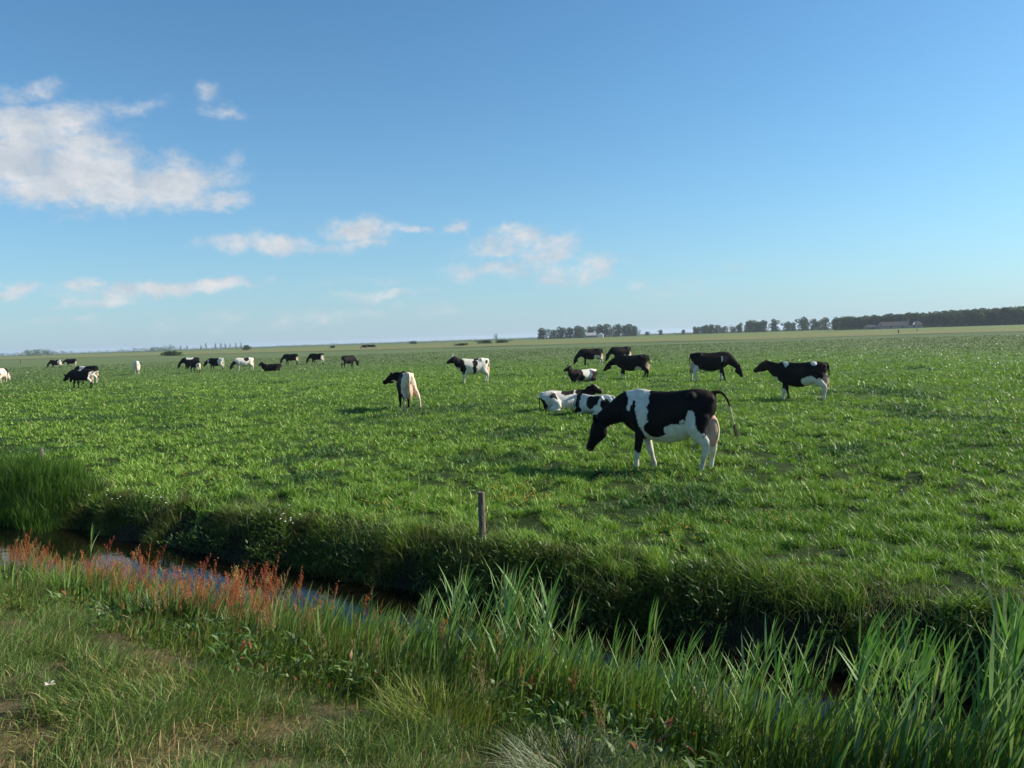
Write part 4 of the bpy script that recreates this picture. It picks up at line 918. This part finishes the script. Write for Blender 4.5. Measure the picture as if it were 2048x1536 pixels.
tree(992, 900, 8, 9, 'lone small tree rising from the horizon in the middle', None, CRl[1])
for px, d, h, w, lb in ((340, 300, 1.5, 9, 'low grey-green bush in the pasture at the left middle distance'), (494, 600, 3.0, 8, 'small dark bush on the left horizon line'), (967, 420, 1.5, 10, 'low dark bush at the left on the tan field strip in the middle'), (1008, 420, 1.4, 9, 'low dark bush right of the other one on the tan field strip'), (920, 330, .8, 7, 'flat green bush in the pasture before the middle horizon'), (825, 700, 2.2, 9, 'small bush on the horizon left of centre')):
    tree(px, d, h * 1.3, w, lb, None, None, 'bush')['category'] = 'bush'

# ------------------------------------------------------------------ farm buildings
def box(V_, F_, x0, x1, y0, y1, z0, z1):
    b_ = len(V_); V_ += [(x0, y0, z0), (x1, y0, z0), (x1, y1, z0), (x0, y1, z0), (x0, y0, z1), (x1, y0, z1), (x1, y1, z1), (x0, y1, z1)]
    F_ += [(b_, b_ + 3, b_ + 2, b_ + 1), (b_ + 4, b_ + 5, b_ + 6, b_ + 7), (b_, b_ + 1, b_ + 5, b_ + 4), (b_ + 1, b_ + 2, b_ + 6, b_ + 5), (b_ + 2, b_ + 3, b_ + 7, b_ + 6), (b_ + 3, b_, b_ + 4, b_ + 7)]
def barn(px, d, L_, Wd, eave, ridge, rz, wm, rm, label, name='barn', win=3):
    p_ = far_at(px, d); e = empty(name, (p_.x, p_.y, zat(p_.x, p_.y)), R(rz)); tag(e, label, name)
    V_ = [(-L_ / 2, -Wd / 2, 0), (L_ / 2, -Wd / 2, 0), (L_ / 2, Wd / 2, 0), (-L_ / 2, Wd / 2, 0), (-L_ / 2, -Wd / 2, eave), (L_ / 2, -Wd / 2, eave), (L_ / 2, Wd / 2, eave), (-L_ / 2, Wd / 2, eave), (-L_ / 2, 0, ridge), (L_ / 2, 0, ridge)]
    F_ = [(0, 1, 5, 4), (2, 3, 7, 6), (1, 2, 6, 9, 5), (3, 0, 4, 8, 7)]; mesh_obj('wall', V_, F_, wm, e)
    o_ = .35; th = .22; k = (ridge - eave) / (Wd / 2); V_, F_ = [], []
    for sg in (-1, 1):
        b_ = len(V_); xe = L_ / 2 + o_
        for x_ in (-xe, xe): V_ += [(x_, 0, ridge + .06), (x_, sg * (Wd / 2 + .5), eave - .5 * k + .06), (x_, sg * (Wd / 2 + .5), eave - .5 * k + .06 + th), (x_, 0, ridge + .06 + th)]
        F_ += [(b_, b_ + 4, b_ + 5, b_ + 1), (b_ + 1, b_ + 5, b_ + 6, b_ + 2), (b_ + 2, b_ + 6, b_ + 7, b_ + 3), (b_, b_ + 1, b_ + 2, b_ + 3), (b_ + 4, b_ + 7, b_ + 6, b_ + 5)]
    rf = mesh_obj('roof', V_, F_, rm, e)
    if name == 'farmhouse': V_, F_ = [], []; box(V_, F_, -L_ * .2, -L_ * .2 + .8, -.4, .4, ridge - .2, ridge + 1.3); mesh_obj('chimney', V_, F_, M_brick, rf)
    for i in range(win):
        x_ = -L_ / 2 + (i + .7) * L_ / (win + .4); V_, F_ = [], []; box(V_, F_, x_ - .55, x_ + .55, -Wd / 2 - .05, -Wd / 2 + .03, eave * .35, eave * .8); mesh_obj('window', V_, F_, M_glass, e)
    for i, x_ in enumerate((L_ / 2,)):
        V_, F_ = [], []; box(V_, F_, x_ - .03, x_ + .06, -1.3, 1.3, 0, eave * .85); mesh_obj('door', V_, F_, M_roofd, e)
    return e
barn(1180, 830, 11, 8, 2.4, 5.0, 12, M_pale, M_pale, 'grey-roofed barn at the foot of the middle tree group')
barn(1201, 835, 7, 6, 2.6, 4.6, 80, M_white, M_white, 'small white shed right of the grey-roofed barn', 'shed', 1)
barn(1798, 545, 28, 9, 2.0, 4.6, 3, M_pale, M_roofg, 'long low grey-roofed barn before the right wood')
barn(1819, 545, 7, 4.6, 2.4, 4.8, -60, M_white, M_roofg, 'farmhouse with a white gable at the end of the long barn', 'farmhouse', 2)
barn(1750, 560, 14, 6, 1.6, 2.8, 2, M_pale, M_roofg, 'flat grey shed left of the long barn by the right wood', 'shed', 2)

# ------------------------------------------------------------------ haze
HAZE = True
if HAZE:
    V_, F_ = [], []; box(V_, F_, -6200, 6200, -4200, 6200, -1.9, 24)
    M_haze = bpy.data.materials.new('haze_air'); M_haze.use_nodes = True; hn_ = M_haze.node_tree; hn_.nodes.clear()
    ho = hn_.nodes.new('ShaderNodeOutputMaterial'); pv = hn_.nodes.new('ShaderNodeVolumePrincipled'); pv.inputs['Color'].default_value = (.74, .84, 1, 1); pv.inputs['Density'].default_value = .00013; pv.inputs['Anisotropy'].default_value = .2
    hn_.links.new(pv.outputs[0], ho.inputs['Volume']); hz = mesh_obj('haze', V_, F_, M_haze); tag(hz, kind='stuff')
